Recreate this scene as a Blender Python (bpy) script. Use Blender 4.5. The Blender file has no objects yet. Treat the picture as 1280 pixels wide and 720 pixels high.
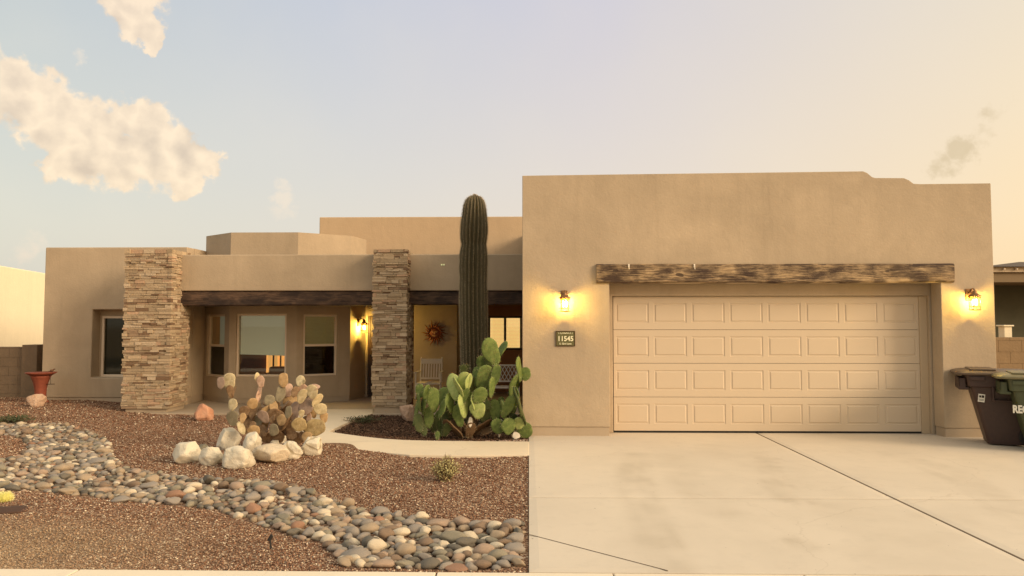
import bpy, math, random
import numpy as np
from mathutils import Vector, Matrix, noise as mnoise
random.seed(7)
RNG = np.random.default_rng(11)
PI = math.pi
sc = bpy.context.scene
COL = sc.collection

# ---------------------------------------------------------------- camera model
F = 924.0; CAMZ = 1.68
PSI = math.atan(21 / F); TH = math.atan(46 / F)
FW = Vector((-math.sin(PSI) * math.cos(TH), math.cos(PSI) * math.cos(TH), math.sin(TH)))
RT = Vector((math.cos(PSI), math.sin(PSI), 0))
UP = RT.cross(FW)
def ray(px, py):
    return (FW + RT * ((px - 640) / F) + UP * ((360 - py) / F)).normalized()
def G(px, py, z=0.0):            # point of the ground seen at a photo position
    d = ray(px, py); t = (z - CAMZ) / d.z
    return Vector((d.x * t, d.y * t, z))
def W(px, py, Y):                # point at depth Y
    d = ray(px, py); t = Y / d.y
    return Vector((d.x * t, Y, CAMZ + d.z * t))

# ---------------------------------------------------------------- mesh helper
class MB:
    def __init__(s): s.v = []; s.f = []; s.m = []; s.cur = 0; s.M = None; s.c = []; s.col = None
    def add(s, vs, fs):
        o = len(s.v)
        for p in vs:
            p = Vector(p)
            if s.M is not None: p = s.M @ p
            s.v.append(p[:])
        s.f += [tuple(i + o for i in f) for f in fs]
        s.m += [s.cur] * len(fs)
        if s.col is not None: s.c += [s.col] * len(vs)
        return s
    def box(s, x0, x1, y0, y1, z0, z1, j=0.0):
        vs = [(x, y, z) for x in (x0, x1) for y in (y0, y1) for z in (z0, z1)]
        if j: vs = [(a + random.uniform(-j, j), b + random.uniform(-j, j), c + random.uniform(-j, j)) for a, b, c in vs]
        return s.add(vs, [(0, 1, 3, 2), (4, 6, 7, 5), (0, 4, 5, 1), (2, 3, 7, 6), (0, 2, 6, 4), (1, 5, 7, 3)])
    def tube(s, pts, r, n=8, cap=True):
        pts = [Vector(p) for p in pts]
        rs = r if isinstance(r, (list, tuple)) else [r] * len(pts)
        rings = []; prev = None
        for i, p in enumerate(pts):
            t = (pts[min(i + 1, len(pts) - 1)] - pts[max(i - 1, 0)]).normalized()
            if prev is None:
                a = t.orthogonal().normalized()
            else:
                a = (prev - t * prev.dot(t)).normalized()
            prev = a; b = t.cross(a)
            rings.append([p + (a * math.cos(2 * PI * k / n) + b * math.sin(2 * PI * k / n)) * rs[i] for k in range(n)])
        vs = [q for rg in rings for q in rg]
        fs = [(i * n + k, i * n + (k + 1) % n, (i + 1) * n + (k + 1) % n, (i + 1) * n + k) for i in range(len(pts) - 1) for k in range(n)]
        if cap: fs += [tuple(reversed(range(n))), tuple(range((len(pts) - 1) * n, len(pts) * n))]
        return s.add(vs, fs)
    def lathe(s, prof, cx=0, cy=0, n=24, fn=None):
        vs = []
        for (r, z) in prof:
            for k in range(n):
                a = 2 * PI * k / n; rr = r * (fn(a, z) if fn else 1)
                vs.append((cx + rr * math.cos(a), cy + rr * math.sin(a), z))
        m = len(prof)
        fs = [(i * n + k, i * n + (k + 1) % n, (i + 1) * n + (k + 1) % n, (i + 1) * n + k) for i in range(m - 1) for k in range(n)]
        fs += [tuple(reversed(range(n))), tuple(range((m - 1) * n, m * n))]
        return s.add(vs, fs)
    def prism(s, poly, z0, z1):
        n = len(poly)
        vs = [(x, y, z0) for x, y in poly] + [(x, y, z1) for x, y in poly]
        fs = [tuple(reversed(range(n))), tuple(range(n, 2 * n))] + [(i, (i + 1) % n, n + (i + 1) % n, n + i) for i in range(n)]
        return s.add(vs, fs)
    def build(s, name, mat, parent=None, smooth=False, bevel=0, seg=2, loc=None):
        me = bpy.data.meshes.new(name)
        me.from_pydata(s.v, [], s.f)
        mats = mat if isinstance(mat, (list, tuple)) else [mat]
        for m in mats: me.materials.append(m)
        if len(mats) > 1: me.polygons.foreach_set('material_index', s.m)
        if s.c:
            a = me.color_attributes.new('tint', 'FLOAT_COLOR', 'POINT')
            a.data.foreach_set('color', np.array([(*c, 1) for c in s.c], dtype=np.float32).ravel())
        if smooth: me.polygons.foreach_set('use_smooth', [True] * len(me.polygons))
        me.update()
        o = bpy.data.objects.new(name, me); COL.objects.link(o)
        if parent: o.parent = parent
        if loc is not None: o.location = loc
        if bevel:
            b = o.modifiers.new('Bevel', 'BEVEL'); b.width = bevel; b.segments = seg; b.limit_method = 'ANGLE'; b.angle_limit = math.radians(40)
            b.harden_normals = False
        return o
def grid_wall(x0, x1, z0, z1, y0, y1, holes=(), top=None, xs_extra=(), M=None):
    """wall in the XZ plane, thickness y0..y1, rectangular holes (a,b,c,d)"""
    xs = sorted(set([x0, x1] + [h[0] for h in holes] + [h[1] for h in holes] + list(xs_extra)))
    zs = sorted(set([z0, z1] + [h[2] for h in holes] + [h[3] for h in holes]))
    xs = [x for x in xs if x0 <= x <= x1]; zs = [z for z in zs if z0 <= z <= z1]
    solid = {}
    for i in range(len(xs) - 1):
        for k in range(len(zs) - 1):
            cx = (xs[i] + xs[i + 1]) / 2; cz = (zs[k] + zs[k + 1]) / 2
            solid[i, k] = not any(h[0] < cx < h[1] and h[2] < cz < h[3] for h in holes)
    idx = {}; vs = []; fs = []
    def vid(i, k, s):
        if (i, k, s) not in idx:
            z = zs[k]
            if top and k == len(zs) - 1: z = top(xs[i])
            idx[i, k, s] = len(vs); vs.append((xs[i], y1 if s else y0, z))
        return idx[i, k, s]
    for (i, k), ok in solid.items():
        if not ok: continue
        a, b, c, d = (i, k), (i + 1, k), (i + 1, k + 1), (i, k + 1)
        fs.append(tuple(vid(*q, 0) for q in (a, b, c, d)))
        fs.append(tuple(vid(*q, 1) for q in (d, c, b, a)))
        for (p, q, nb) in ((a, b, (i, k - 1)), (b, c, (i + 1, k)), (c, d, (i, k + 1)), (d, a, (i - 1, k))):
            if not solid.get(nb, False):
                fs.append((vid(*q, 0), vid(*p, 0), vid(*p, 1), vid(*q, 1)))
    mb = MB(); mb.M = M
    return mb.add(vs, fs)

def tag(o, label=None, cat=None, group=None, kind=None):
    if label: o['label'] = label
    if cat: o['category'] = cat
    if group: o['group'] = group
    if kind: o['kind'] = kind
    return o
def empty(name, loc=(0, 0, 0), label=None, cat=None, group=None, rz=0):
    o = bpy.data.objects.new(name, None); COL.objects.link(o); o.location = loc; o.rotation_euler = (0, 0, rz)
    o.empty_display_size = .1
    return tag(o, label, cat, group)

# ---------------------------------------------------------------- materials
def nmat(name):
    m = bpy.data.materials.new(name); m.use_nodes = True
    nt = m.node_tree; b = nt.nodes['Principled BSDF']
    return m, nt, b
def N(nt, t, **kw):
    n = nt.nodes.new(t)
    for k, v in kw.items():
        if k in n.inputs.keys() if hasattr(n.inputs, 'keys') else False: n.inputs[k].default_value = v
        else: setattr(n, k, v)
    return n
def noise(nt, scale, detail=6, rough=.6, vec=None, dist=0):
    n = nt.nodes.new('ShaderNodeTexNoise'); n.inputs['Scale'].default_value = scale; n.inputs['Detail'].default_value = detail
    n.inputs['Roughness'].default_value = rough; n.inputs['Distortion'].default_value = dist
    if vec is not None: nt.links.new(vec, n.inputs['Vector'])
    return n.outputs['Fac']
def ramp(nt, fac, stops):
    r = nt.nodes.new('ShaderNodeValToRGB'); e = r.color_ramp.elements
    while len(e) < len(stops): e.new(.5)
    for i, (p, c) in enumerate(stops):
        e[i].position = p; e[i].color = (*c, 1) if len(c) == 3 else c
    nt.links.new(fac, r.inputs['Fac']); return r.outputs['Color']
def mix(nt, a, b, fac, mode='MIX'):
    m = nt.nodes.new('ShaderNodeMix'); m.data_type = 'RGBA'; m.blend_type = mode
    def s(sock, v):
        if hasattr(v, 'links'): nt.links.new(v, sock)
        elif isinstance(v, (int, float)): sock.default_value = v
        else: sock.default_value = (*v, 1)
    s(m.inputs[6], a); s(m.inputs[7], b)
    if hasattr(fac, 'links'): nt.links.new(fac, m.inputs[0])
    else: m.inputs[0].default_value = fac
    return m.outputs[2]
def math_(nt, op, a, b=0.0, c=None, clamp=False):
    m = nt.nodes.new('ShaderNodeMath'); m.operation = op; m.use_clamp = clamp
    for i, v in enumerate((a, b) if c is None else (a, b, c)):
        if hasattr(v, 'links'): nt.links.new(v, m.inputs[i])
        else: m.inputs[i].default_value = v
    return m.outputs[0]
def bump(nt, b, h, strength=.5, dist=.01):
    n = nt.nodes.new('ShaderNodeBump'); n.inputs['Strength'].default_value = strength; n.inputs['Distance'].default_value = dist
    nt.links.new(h, n.inputs['Height']); nt.links.new(n.outputs['Normal'], b.inputs['Normal'])
def coord(nt, which='Object'):
    return nt.nodes.new('ShaderNodeTexCoord').outputs[which]
def geo_pos(nt): return nt.nodes.new('ShaderNodeNewGeometry').outputs['Position']
def mapping(nt, vec, scale=(1, 1, 1), rot=(0, 0, 0)):
    m = nt.nodes.new('ShaderNodeMapping'); m.inputs['Scale'].default_value = scale; m.inputs['Rotation'].default_value = rot
    nt.links.new(vec, m.inputs['Vector']); return m.outputs[0]
def attr(nt, name):
    a = nt.nodes.new('ShaderNodeAttribute'); a.attribute_name = name; return a

def simple(name, col, rough=.6, metal=0, var=.12, scale=20, bmp=.2, bd=.004, spec=.4):
    m, nt, b = nmat(name); p = coord(nt)
    c = mix(nt, tuple(x * (1 - var) for x in col), tuple(min(1, x * (1 + var)) for x in col), noise(nt, scale, 5, .6, p))
    nt.links.new(c, b.inputs['Base Color']); b.inputs['Roughness'].default_value = rough; b.inputs['Metallic'].default_value = metal
    b.inputs['Specular IOR Level'].default_value = spec
    if bmp: bump(nt, b, noise(nt, scale * 4, 4, .6, p), bmp, bd)
    return m
def stucco(name, col, blotch=.17):
    m, nt, b = nmat(name); p = geo_pos(nt)
    n1 = noise(nt, .9, 5, .6, p, .6); n2 = noise(nt, 4.5, 5, .65, p, .3); n3 = noise(nt, 60, 4, .7, p)
    streak = noise(nt, 1.6, 5, .6, mapping(nt, p, (1.6, 1.6, .22)))
    c = mix(nt, tuple(x * (1 - blotch) for x in col), tuple(x * (1 + blotch) for x in col), math_(nt, 'MULTIPLY_ADD', math_(nt, 'SUBTRACT', n1, .5), 2.4, .5, True))
    k = math_(nt, 'MULTIPLY_ADD', math_(nt, 'SUBTRACT', n2, .5), 1.6, .5, True)
    c = mix(nt, c, tuple(x * .84 for x in col), math_(nt, 'MULTIPLY', k, .45))
    s = math_(nt, 'MULTIPLY_ADD', math_(nt, 'SUBTRACT', streak, .5), 3.0, .35, True)
    st2 = noise(nt, 3.2, 6, .65, mapping(nt, p, (2.2, 2.2, .16)))
    c = mix(nt, c, tuple(x * .74 for x in col), math_(nt, 'MULTIPLY', math_(nt, 'MULTIPLY_ADD', math_(nt, 'SUBTRACT', st2, .53), 5, 0, True), .30))
    c = mix(nt, c, tuple(x * 1.12 for x in col), math_(nt, 'MULTIPLY', s, .35))
    c = mix(nt, c, tuple(x * .72 for x in col), math_(nt, 'MULTIPLY', math_(nt, 'GREATER_THAN', n3, .58), .30))
    nt.links.new(c, b.inputs['Base Color']); b.inputs['Roughness'].default_value = .92; b.inputs['Specular IOR Level'].default_value = .2
    h = math_(nt, 'ADD', math_(nt, 'MULTIPLY', noise(nt, 130, 4, .6, p), .5), math_(nt, 'ADD', math_(nt, 'MULTIPLY', noise(nt, 7, 4, .55, p), 1.6), math_(nt, 'MULTIPLY', noise(nt, 28, 3, .5, p), .6)))
    bump(nt, b, h, .42, .007)
    return m
def wood(name, dark, light, bias=.5):
    m, nt, b = nmat(name); p = geo_pos(nt)
    warp = nt.nodes.new('ShaderNodeTexNoise'); warp.inputs['Scale'].default_value = 2.2; nt.links.new(p, warp.inputs['Vector'])
    pv = nt.nodes.new('ShaderNodeVectorMath'); pv.operation = 'MULTIPLY_ADD'; pv.inputs[1].default_value = (.3, .1, .09)
    nt.links.new(warp.outputs['Color'], pv.inputs[0]); nt.links.new(p, pv.inputs[2])
    v = pv.outputs[0]
    g = noise(nt, 9, 8, .78, mapping(nt, v, (.30, 2.5, 9)))
    blot = noise(nt, 2.4, 4, .6, mapping(nt, v, (1, 1, 2.4)))
    kn = nt.nodes.new('ShaderNodeTexVoronoi'); kn.inputs['Scale'].default_value = 2.6; nt.links.new(mapping(nt, v, (.9, 1, 2.2)), kn.inputs['Vector'])
    knot = math_(nt, 'LESS_THAN', kn.outputs['Distance'], .16)
    f = math_(nt, 'ADD', math_(nt, 'MULTIPLY', g, .62), math_(nt, 'MULTIPLY', blot, .55))
    c = ramp(nt, f, [(bias - .09, dark), (bias - .02, tuple((a + b_) / 2.6 for a, b_ in zip(dark, light))), (bias + .07, light)])
    lb = noise(nt, 1.3, 5, .7, mapping(nt, v, (1, 1, 3)))
    c = mix(nt, c, dark, math_(nt, 'MULTIPLY', math_(nt, 'MULTIPLY_ADD', math_(nt, 'SUBTRACT', lb, .5), 7, 0, True), .75))
    c = mix(nt, c, tuple(x * .8 for x in dark), math_(nt, 'MULTIPLY', knot, .8))
    nt.links.new(c, b.inputs['Base Color']); b.inputs['Roughness'].default_value = .75
    bump(nt, b, math_(nt, 'SUBTRACT', g, math_(nt, 'MULTIPLY', knot, .3)), .9, .02)
    return m
def concrete(name, col, useattr=False):
    m, nt, b = nmat(name); p = geo_pos(nt)
    n1 = noise(nt, .8, 6, .6, p, .8); n2 = noise(nt, 5, 6, .7, p); n3 = noise(nt, 160, 3, .7, p)
    c = mix(nt, tuple(x * .93 for x in col), tuple(x * 1.06 for x in col), math_(nt, 'MULTIPLY_ADD', math_(nt, 'SUBTRACT', n1, .5), 2.2, .5, True))
    c = mix(nt, c, tuple(x * .82 for x in col), math_(nt, 'MULTIPLY', math_(nt, 'MULTIPLY_ADD', math_(nt, 'SUBTRACT', n2, .52), 4, 0, True), .5))
    c = mix(nt, c, tuple(x * .72 for x in col), math_(nt, 'MULTIPLY', math_(nt, 'GREATER_THAN', n3, .62), .35))
    ck = nt.nodes.new('ShaderNodeTexVoronoi'); ck.feature = 'DISTANCE_TO_EDGE'; ck.inputs['Scale'].default_value = .35; cw = nt.nodes.new('ShaderNodeVectorMath'); cw.operation = 'MULTIPLY_ADD'; cw.inputs[1].default_value = (.5, .5, 0); cn = nt.nodes.new('ShaderNodeTexNoise'); cn.inputs['Scale'].default_value = 2.5; cn.inputs['Detail'].default_value = 6; nt.links.new(p, cn.inputs['Vector']); nt.links.new(cn.outputs['Color'], cw.inputs[0]); nt.links.new(p, cw.inputs[2]); nt.links.new(cw.outputs[0], ck.inputs['Vector'])
    c = mix(nt, c, (.30, .24, .17), math_(nt, 'MULTIPLY', math_(nt, 'LESS_THAN', ck.outputs['Distance'], .0018), .16))
    brm = noise(nt, 14, 4, .6, mapping(nt, p, (.15, 6, 1)))
    c = mix(nt, c, tuple(x * .9 for x in col), math_(nt, 'MULTIPLY', brm, .35))
    dots = noise(nt, 22, 2, .5, p)
    c = mix(nt, c, (.12, .085, .06), math_(nt, 'MULTIPLY', math_(nt, 'GREATER_THAN', dots, .765), .8))
    if useattr:
        a = attr(nt, 'stain')
        c = mix(nt, c, (.36, .30, .22), math_(nt, 'MULTIPLY', a.outputs['Fac'], .34))
    nt.links.new(c, b.inputs['Base Color']); b.inputs['Roughness'].default_value = .85; b.inputs['Specular IOR Level'].default_value = .3
    bump(nt, b, math_(nt, 'ADD', n3, math_(nt, 'MULTIPLY', n2, 1.2)), .25, .004)
    return m
def tinted(name, rough=.85, bmp=.5, bd=.006, scale=45, mul=1.0, var=.25, spec=.3):
    """base colour from the per-piece tint attribute"""
    m, nt, b = nmat(name); p = geo_pos(nt); a = attr(nt, 'tint')
    n = noise(nt, scale, 5, .65, p)
    c = mix(nt, a.outputs['Color'], (1 - var,) * 3, 1.0, 'MULTIPLY')
    c = mix(nt, c, a.outputs['Color'], n)
    nt.links.new(c, b.inputs['Base Color']); b.inputs['Roughness'].default_value = rough; b.inputs['Specular IOR Level'].default_value = spec
    if bmp: bump(nt, b, n, bmp, bd)
    return m
def emit(name, col, s):
    m, nt, b = nmat(name); b.inputs['Base Color'].default_value = (*col, 1)
    b.inputs['Emission Color'].default_value = (*col, 1); b.inputs['Emission Strength'].default_value = s
    return m
def glass(name, tint=(.9, .92, .9), refl=.10, rough=.02, lo=.05):
    m, nt, b = nmat(name); nt.nodes.remove(b)
    out = nt.nodes['Material Output']
    t = nt.nodes.new('ShaderNodeBsdfTransparent'); t.inputs['Color'].default_value = (*tint, 1)
    g = nt.nodes.new('ShaderNodeBsdfGlossy'); g.inputs['Roughness'].default_value = rough
    lw = nt.nodes.new('ShaderNodeLayerWeight'); lw.inputs['Blend'].default_value = .3
    mx = nt.nodes.new('ShaderNodeMixShader')
    nt.links.new(math_(nt, 'MULTIPLY_ADD', lw.outputs['Fresnel'], refl, lo), mx.inputs[0])
    nt.links.new(t.outputs[0], mx.inputs[1]); nt.links.new(g.outputs[0], mx.inputs[2]); nt.links.new(mx.outputs[0], out.inputs['Surface'])
    return m

ST = (.45, .358, .252)
M = {}
M['stucco'] = stucco('stucco', ST)
M['stucco_far'] = stucco('stucco_tall', (.52, .39, .255), .06)  # evening glow on the tall block put into a warmer stucco copy
M['stucco_neigh'] = stucco('pale_stucco', (.86, .77, .57), .02)
M['found'] = concrete('foundation', (.44, .35, .25))
M['drive'] = concrete('driveway_concrete', (.63, .555, .45), True)
M['walk'] = concrete('walkway_concrete', (.70, .60, .45))
M['side'] = concrete('sidewalk_concrete', (.78, .69, .54))
M['joint'] = simple('joint_filler', (.12, .085, .055), .9)
M['asphalt'] = simple('asphalt', (.05, .048, .045), .9, 0, .3, 60, .6)
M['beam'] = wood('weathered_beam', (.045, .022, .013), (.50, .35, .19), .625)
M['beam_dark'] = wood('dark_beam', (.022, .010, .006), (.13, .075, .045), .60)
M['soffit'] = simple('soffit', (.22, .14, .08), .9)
M['door_tan'] = simple('garage_door_paint', (.58, .475, .35), .55, 0, .03, 3, .12, .002)
M['trimc'] = simple('trim_paint', (.50, .39, .26), .6, 0, .05, 6, .1)
M['frame'] = simple('window_vinyl', (.72, .60, .46), .5, 0, .04, 10, 0)
M['glass'] = glass('window_glass')
M['glass_dark'] = glass('screened_glass', (.35, .35, .33), .15, .05, .04)
M['dark_int'] = simple('dark_interior', (.03, .02, .014), .9)
M['bronze'] = simple('aged_bronze', (.10, .06, .03), .45, .7, .3, 40, .3)
M['iron'] = simple('dark_iron', (.03, .022, .016), .5, .5)
M['door_brown'] = simple('brown_door', (.05, .025, .015), .5, 0, .2, 8)
M['block'] = simple('block_wall', (.17, .125, .085), .95, 0, .25, 5, .6, .01)
M['block2'] = simple('tan_block_wall', (.26, .18, .10), .95, 0, .2, 5, .6, .01)
M['stone'] = tinted('ledgestone', .9, .9, .012, 26, var=.30)
M['white_paint'] = simple('white_paint', (.78, .72, .62), .6)
M['terracotta'] = simple('terracotta', (.22, .055, .028), .75, 0, .35, 12, .5)
M['sun_copper'] = simple('sun_copper', (.30, .10, .045), .42, .5, .4, 25, .3)
M['sun_pale'] = simple('sun_pale', (.80, .50, .26), .5, .1)
M['sign'] = simple('sign_green', (.13, .12, .045), .5, .1)
M['sign_text'] = simple('sign_lettering', (.85, .80, .55), .5, 0, .02, 10, 0)
M['bin_dark'] = simple('dark_bin_plastic', (.05, .024, .018), .5, 0, .3, 25, .3, spec=.5)
M['bin_green'] = simple('green_bin_plastic', (.06, .072, .032), .5, 0, .3, 25, .3, spec=.5)
M['lid_brown'] = simple('brown_lid', (.11, .075, .05), .45, 0, .25, 15, .25)
M['lid_olive'] = simple('olive_lid', (.17, .15, .08), .45, 0, .25, 15, .25)
M['letter_white'] = simple('white_letters', (.75, .72, .62), .6, 0, .1, 30, 0)
M['rubber'] = simple('rubber', (.02, .018, .016), .8)
M['olive_wall'] = simple('olive_wall', (.10, .095, .06), .9, 0, .25, 3)
M['rooftile'] = simple('roof_tile', (.085, .06, .042), .8, 0, .2, 9)
M['eave'] = simple('eave_wood', (.22, .155, .085), .8)
# ================================================================ THE SETTING
def pts_in_poly(x, y, poly):
    ins = np.zeros(x.shape, bool); n = len(poly)
    for i in range(n):
        x1, y1 = poly[i]; x2, y2 = poly[(i + 1) % n]
        if y1 == y2: continue
        c = ((y1 > y) != (y2 > y)) & (x < (x2 - x1) * (y - y1) / (y2 - y1) + x1)
        ins ^= c
    return ins
def gp(l, z=-.03): return [tuple(G(a, b, z)[:2]) for a, b in l]
SWALE = gp([(-70, 524), (0, 527), (40, 529), (80, 530), (112, 536), (133, 545), (142, 556), (141, 568), (158, 583), (188, 588), (222, 592), (258, 596), (300, 598), (335, 600),
            (372, 605), (405, 615), (440, 628), (478, 637), (515, 642), (560, 648), (610, 652), (659, 655), (659, 712), (425, 712), (422, 700), (418, 688),
            (398, 676), (365, 667), (330, 655), (300, 645), (262, 635), (225, 631), (180, 628), (130, 621), (95, 617), (50, 611), (0, 611), (-70, 612),
            (-70, 580), (0, 575), (22, 569), (34, 560), (30, 548), (16, 542), (-70, 541)])
CENTER = np.array(gp([(-70, 533), (20, 534), (70, 545), (85, 570), (60, 592), (110, 600), (200, 610), (300, 622), (390, 640), (480, 665), (560, 682), (655, 690)]))
def dist_line(x, y, L):
    d = np.full(x.shape, 1e9)
    for i in range(len(L) - 1):
        ax, ay = L[i]; bx, by = L[i + 1]; dx, dy = bx - ax, by - ay
        t = np.clip(((x - ax) * dx + (y - ay) * dy) / (dx * dx + dy * dy), 0, 1)
        d = np.minimum(d, np.hypot(x - ax - t * dx, y - ay - t * dy))
    return d
def sstep(a, b, v):
    t = np.clip((v - a) / (b - a), 0, 1); return t * t * (3 - 2 * t)
def H(x, y):
    x = np.asarray(x, float); y = np.asarray(y, float)
    h = -0.035 + .012 * np.sin(x * 1.7 + y * .6) * np.sin(y * 1.3 - x * .4) + .006 * np.sin(x * 5.1 + 2) * np.sin(y * 4.3)
    h = h + .11 * sstep(6.8, 9.5, -x) * sstep(11, 14.5, y)
    h = h + .09 * np.exp(-((x + 3.5) ** 2 / 1.3 + (y - 9.7) ** 2 / .8))
    h = h + .05 * np.exp(-((x + 5.4) ** 2 / 4 + (y - 6.6) ** 2 / .6))
    h = h - .045 * (1 - sstep(.25, 1.0, dist_line(x, y, CENTER)))
    edge = np.minimum(sstep(0, .7, -x), sstep(5.0, 5.5, y))
    return np.maximum(-.02 * (1 - edge) + h * edge, -.125)
Hs = lambda x, y: float(H(np.array([x]), np.array([y]))[0])

WALK = gp([(661.3, 568.5), (600, 569), (560, 569), (512, 568.3), (482, 565.5), (450, 562), (425, 559.5), (405, 556.5), (385, 550), (372, 542), (362, 532), (352, 520), (345, 511.5),
           (466, 511.5), (466, 516.4), (445, 523.5), (425, 532), (411, 539.3), (432, 542.5), (455.6, 545.6), (480, 548.3), (508, 550), (540, 550.8), (600, 551.4), (661.3, 551.8)], 0)
BED = gp([(661, 552), (508, 550), (455, 545.6), (411, 539), (463, 516.8), (661, 516.8)], 0)

# ---- far ground sheet
g = MB(); R_ = 600; n = 24
g.add([(-R_, -R_, -.14), (R_, -R_, -.14), (R_, R_, -.14), (-R_, R_, -.14)], [(0, 1, 2, 3)])
mg, nt, b = nmat('desert_soil'); p = geo_pos(nt)
nt.links.new(mix(nt, (.22, .15, .09), (.34, .25, .16), noise(nt, .7, 8, .7, p)), b.inputs['Base Color']); b.inputs['Roughness'].default_value = .95
tag(g.build('ground', mg), 'brown desert ground stretching out around the house', kind='structure')

# ---- gravel yard (height field)
nx, ny = 300, 250
xs = np.linspace(-17, -.004, nx); ys = 5.125 + (19 - 5.125) * (np.linspace(0, 1, ny) ** 1.35)
X, Y = np.meshgrid(xs, ys); Z = H(X, Y)
me = bpy.data.meshes.new('gravel_ground')
vv = np.stack([X, Y, Z], -1).reshape(-1, 3)
ii, jj = np.meshgrid(np.arange(nx - 1), np.arange(ny - 1)); a0 = (jj * nx + ii).ravel()
ff = np.stack([a0, a0 + 1, a0 + nx + 1, a0 + nx], -1)
me.from_pydata(vv.tolist(), [], ff.tolist())
me.polygons.foreach_set('use_smooth', [True] * len(me.polygons))
bedm = pts_in_poly(X.ravel(), Y.ravel(), BED).astype(float)
beige = np.clip(1.2 * sstep(1.6, 4.5, -X) * (1 - sstep(5.6, 6.8, Y)) + .6 * sstep(3.2, 7, -X) * (1 - sstep(7, 8.6, Y)), 0, 1).ravel()
at = me.color_attributes.new('zone', 'FLOAT_COLOR', 'POINT')
at.data.foreach_set('color', np.stack([bedm, beige, 0 * beige, 1 + 0 * beige], -1).astype(np.float32).ravel())
mgv, nt, b = nmat('gravel_ground'); p = geo_pos(nt); a = attr(nt, 'zone')
sp = nt.nodes.new('ShaderNodeSeparateColor'); nt.links.new(a.outputs['Color'], sp.inputs[0])
vo = nt.nodes.new('ShaderNodeTexVoronoi'); vo.inputs['Scale'].default_value = 62; nt.links.new(p, vo.inputs['Vector'])
vsep = nt.nodes.new('ShaderNodeSeparateColor'); nt.links.new(vo.outputs['Color'], vsep.inputs[0])
c = ramp(nt, vsep.outputs[0], [(0, (.10, .05, .03)), (.35, (.22, .12, .075)), (.7, (.36, .22, .14)), (.9, (.52, .37, .25)), (1, (.66, .54, .40))])
c = mix(nt, c, (.44, .33, .21), math_(nt, 'MULTIPLY', sp.outputs[1], math_(nt, 'MULTIPLY_ADD', noise(nt, 3, 5, .6, p), 1.4, -.15, True)))
c = mix(nt, c, (.60, .55, .52), math_(nt, 'MULTIPLY', sp.outputs[0], .9), 'MULTIPLY')
c = mix(nt, c, (.5, .42, .36), math_(nt, 'MULTIPLY', math_(nt, 'MULTIPLY_ADD', noise(nt, 1.1, 6, .65, p), 3, -1.3, True), .6), 'MULTIPLY')
nt.links.new(c, b.inputs['Base Color']); b.inputs['Roughness'].default_value = .95; b.inputs['Specular IOR Level'].default_value = .1
bump(nt, b, vo.outputs['Distance'], 1.0, .02)
me.materials.append(mgv)
yo = bpy.data.objects.new('gravel_ground', me); COL.objects.link(yo)
tag(yo, 'reddish brown decomposed granite yard in front of the house', kind='structure')

# ---- loose gravel chips (one mesh, nobody could count them)
def chips(n, x0, x1, y0, y1, smin, smax, pal, name, keep, pw=1.6):
    x = RNG.uniform(x0, x1, n); u = RNG.uniform(0, 1, n); y = y0 + (y1 - y0) * u ** pw
    k = keep(x, y); x, y = x[k], y[k]; n = len(x)
    s = RNG.uniform(smin, smax, n) * (.75 + .07 * (y - 5))
    base = np.array([(1, 0, 0), (-1, 0, 0), (0, 1, 0), (0, -1, 0), (0, 0, .75), (0, 0, -.75)], float)
    v = base[None] * s[:, None, None] * RNG.uniform(.5, 1.15, (n, 6, 1)) * np.stack([np.ones(n), RNG.uniform(.5, 1, n), RNG.uniform(.5, .9, n)], -1)[:, None, :]
    v += RNG.normal(0, .16, (n, 6, 3)) * s[:, None, None]
    th = RNG.uniform(0, 2 * PI, n); ph = RNG.uniform(-.5, .5, n)
    cx, sx = np.cos(th)[:, None], np.sin(th)[:, None]; cp, spp = np.cos(ph)[:, None], np.sin(ph)[:, None]
    a, b_, c_ = v[..., 0], v[..., 1], v[..., 2]
    b2, c2 = b_ * cp - c_ * spp, b_ * spp + c_ * cp
    v = np.stack([a * cx - b2 * sx + x[:, None], a * sx + b2 * cx + y[:, None], c2 + (H(x, y) + s * .35)[:, None]], -1).reshape(-1, 3)
    f = np.array([(0, 2, 4), (2, 1, 4), (1, 3, 4), (3, 0, 4), (2, 0, 5), (1, 2, 5), (3, 1, 5), (0, 3, 5)])
    F_ = (f[None] + (np.arange(n) * 6)[:, None, None]).reshape(-1)
    me = bpy.data.meshes.new(name); me.vertices.add(len(v)); me.vertices.foreach_set('co', v.astype(np.float32).ravel())
    nf = n * 8; me.loops.add(nf * 3); me.loops.foreach_set('vertex_index', F_.astype(np.int32))
    me.polygons.add(nf); me.polygons.foreach_set('loop_start', (np.arange(nf) * 3).astype(np.int32)); me.polygons.foreach_set('loop_total', np.full(nf, 3, np.int32))
    me.update(calc_edges=True)
    pal = np.array(pal); ci = pal[RNG.integers(0, len(pal), n)] * RNG.uniform(.7, 1.25, (n, 1))
    bg = (1.15 * sstep(1.6, 4.5, -x) * (1 - sstep(5.6, 6.9, y)))[:, None]; ci = ci * (1 - bg * .55) + np.array([.50, .38, .24]) * bg * .55
    at = me.color_attributes.new('tint', 'FLOAT_COLOR', 'POINT')
    cc = np.concatenate([np.repeat(ci, 6, 0), np.ones((n * 6, 1))], 1)
    at.data.foreach_set('color', cc.astype(np.float32).ravel())
    return me
NOG = lambda x, y: (~pts_in_poly(x, y, WALK)) & (~((x > -10.3) & (y > 15.55))) & (~((x > -7.6) & (y > 14.95)))
GPAL = [(.12, .056, .032), (.23, .118, .070), (.31, .165, .102), (.37, .215, .138), (.42, .26, .17), (.29, .15, .094), (.17, .085, .055), (.50, .36, .25), (.76, .64, .48), (.33, .19, .12), (.60, .46, .33), (.25, .13, .08)]
mchip = tinted('gravel_chips', .9, 0, .003, 60, var=.2, spec=.15)
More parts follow.
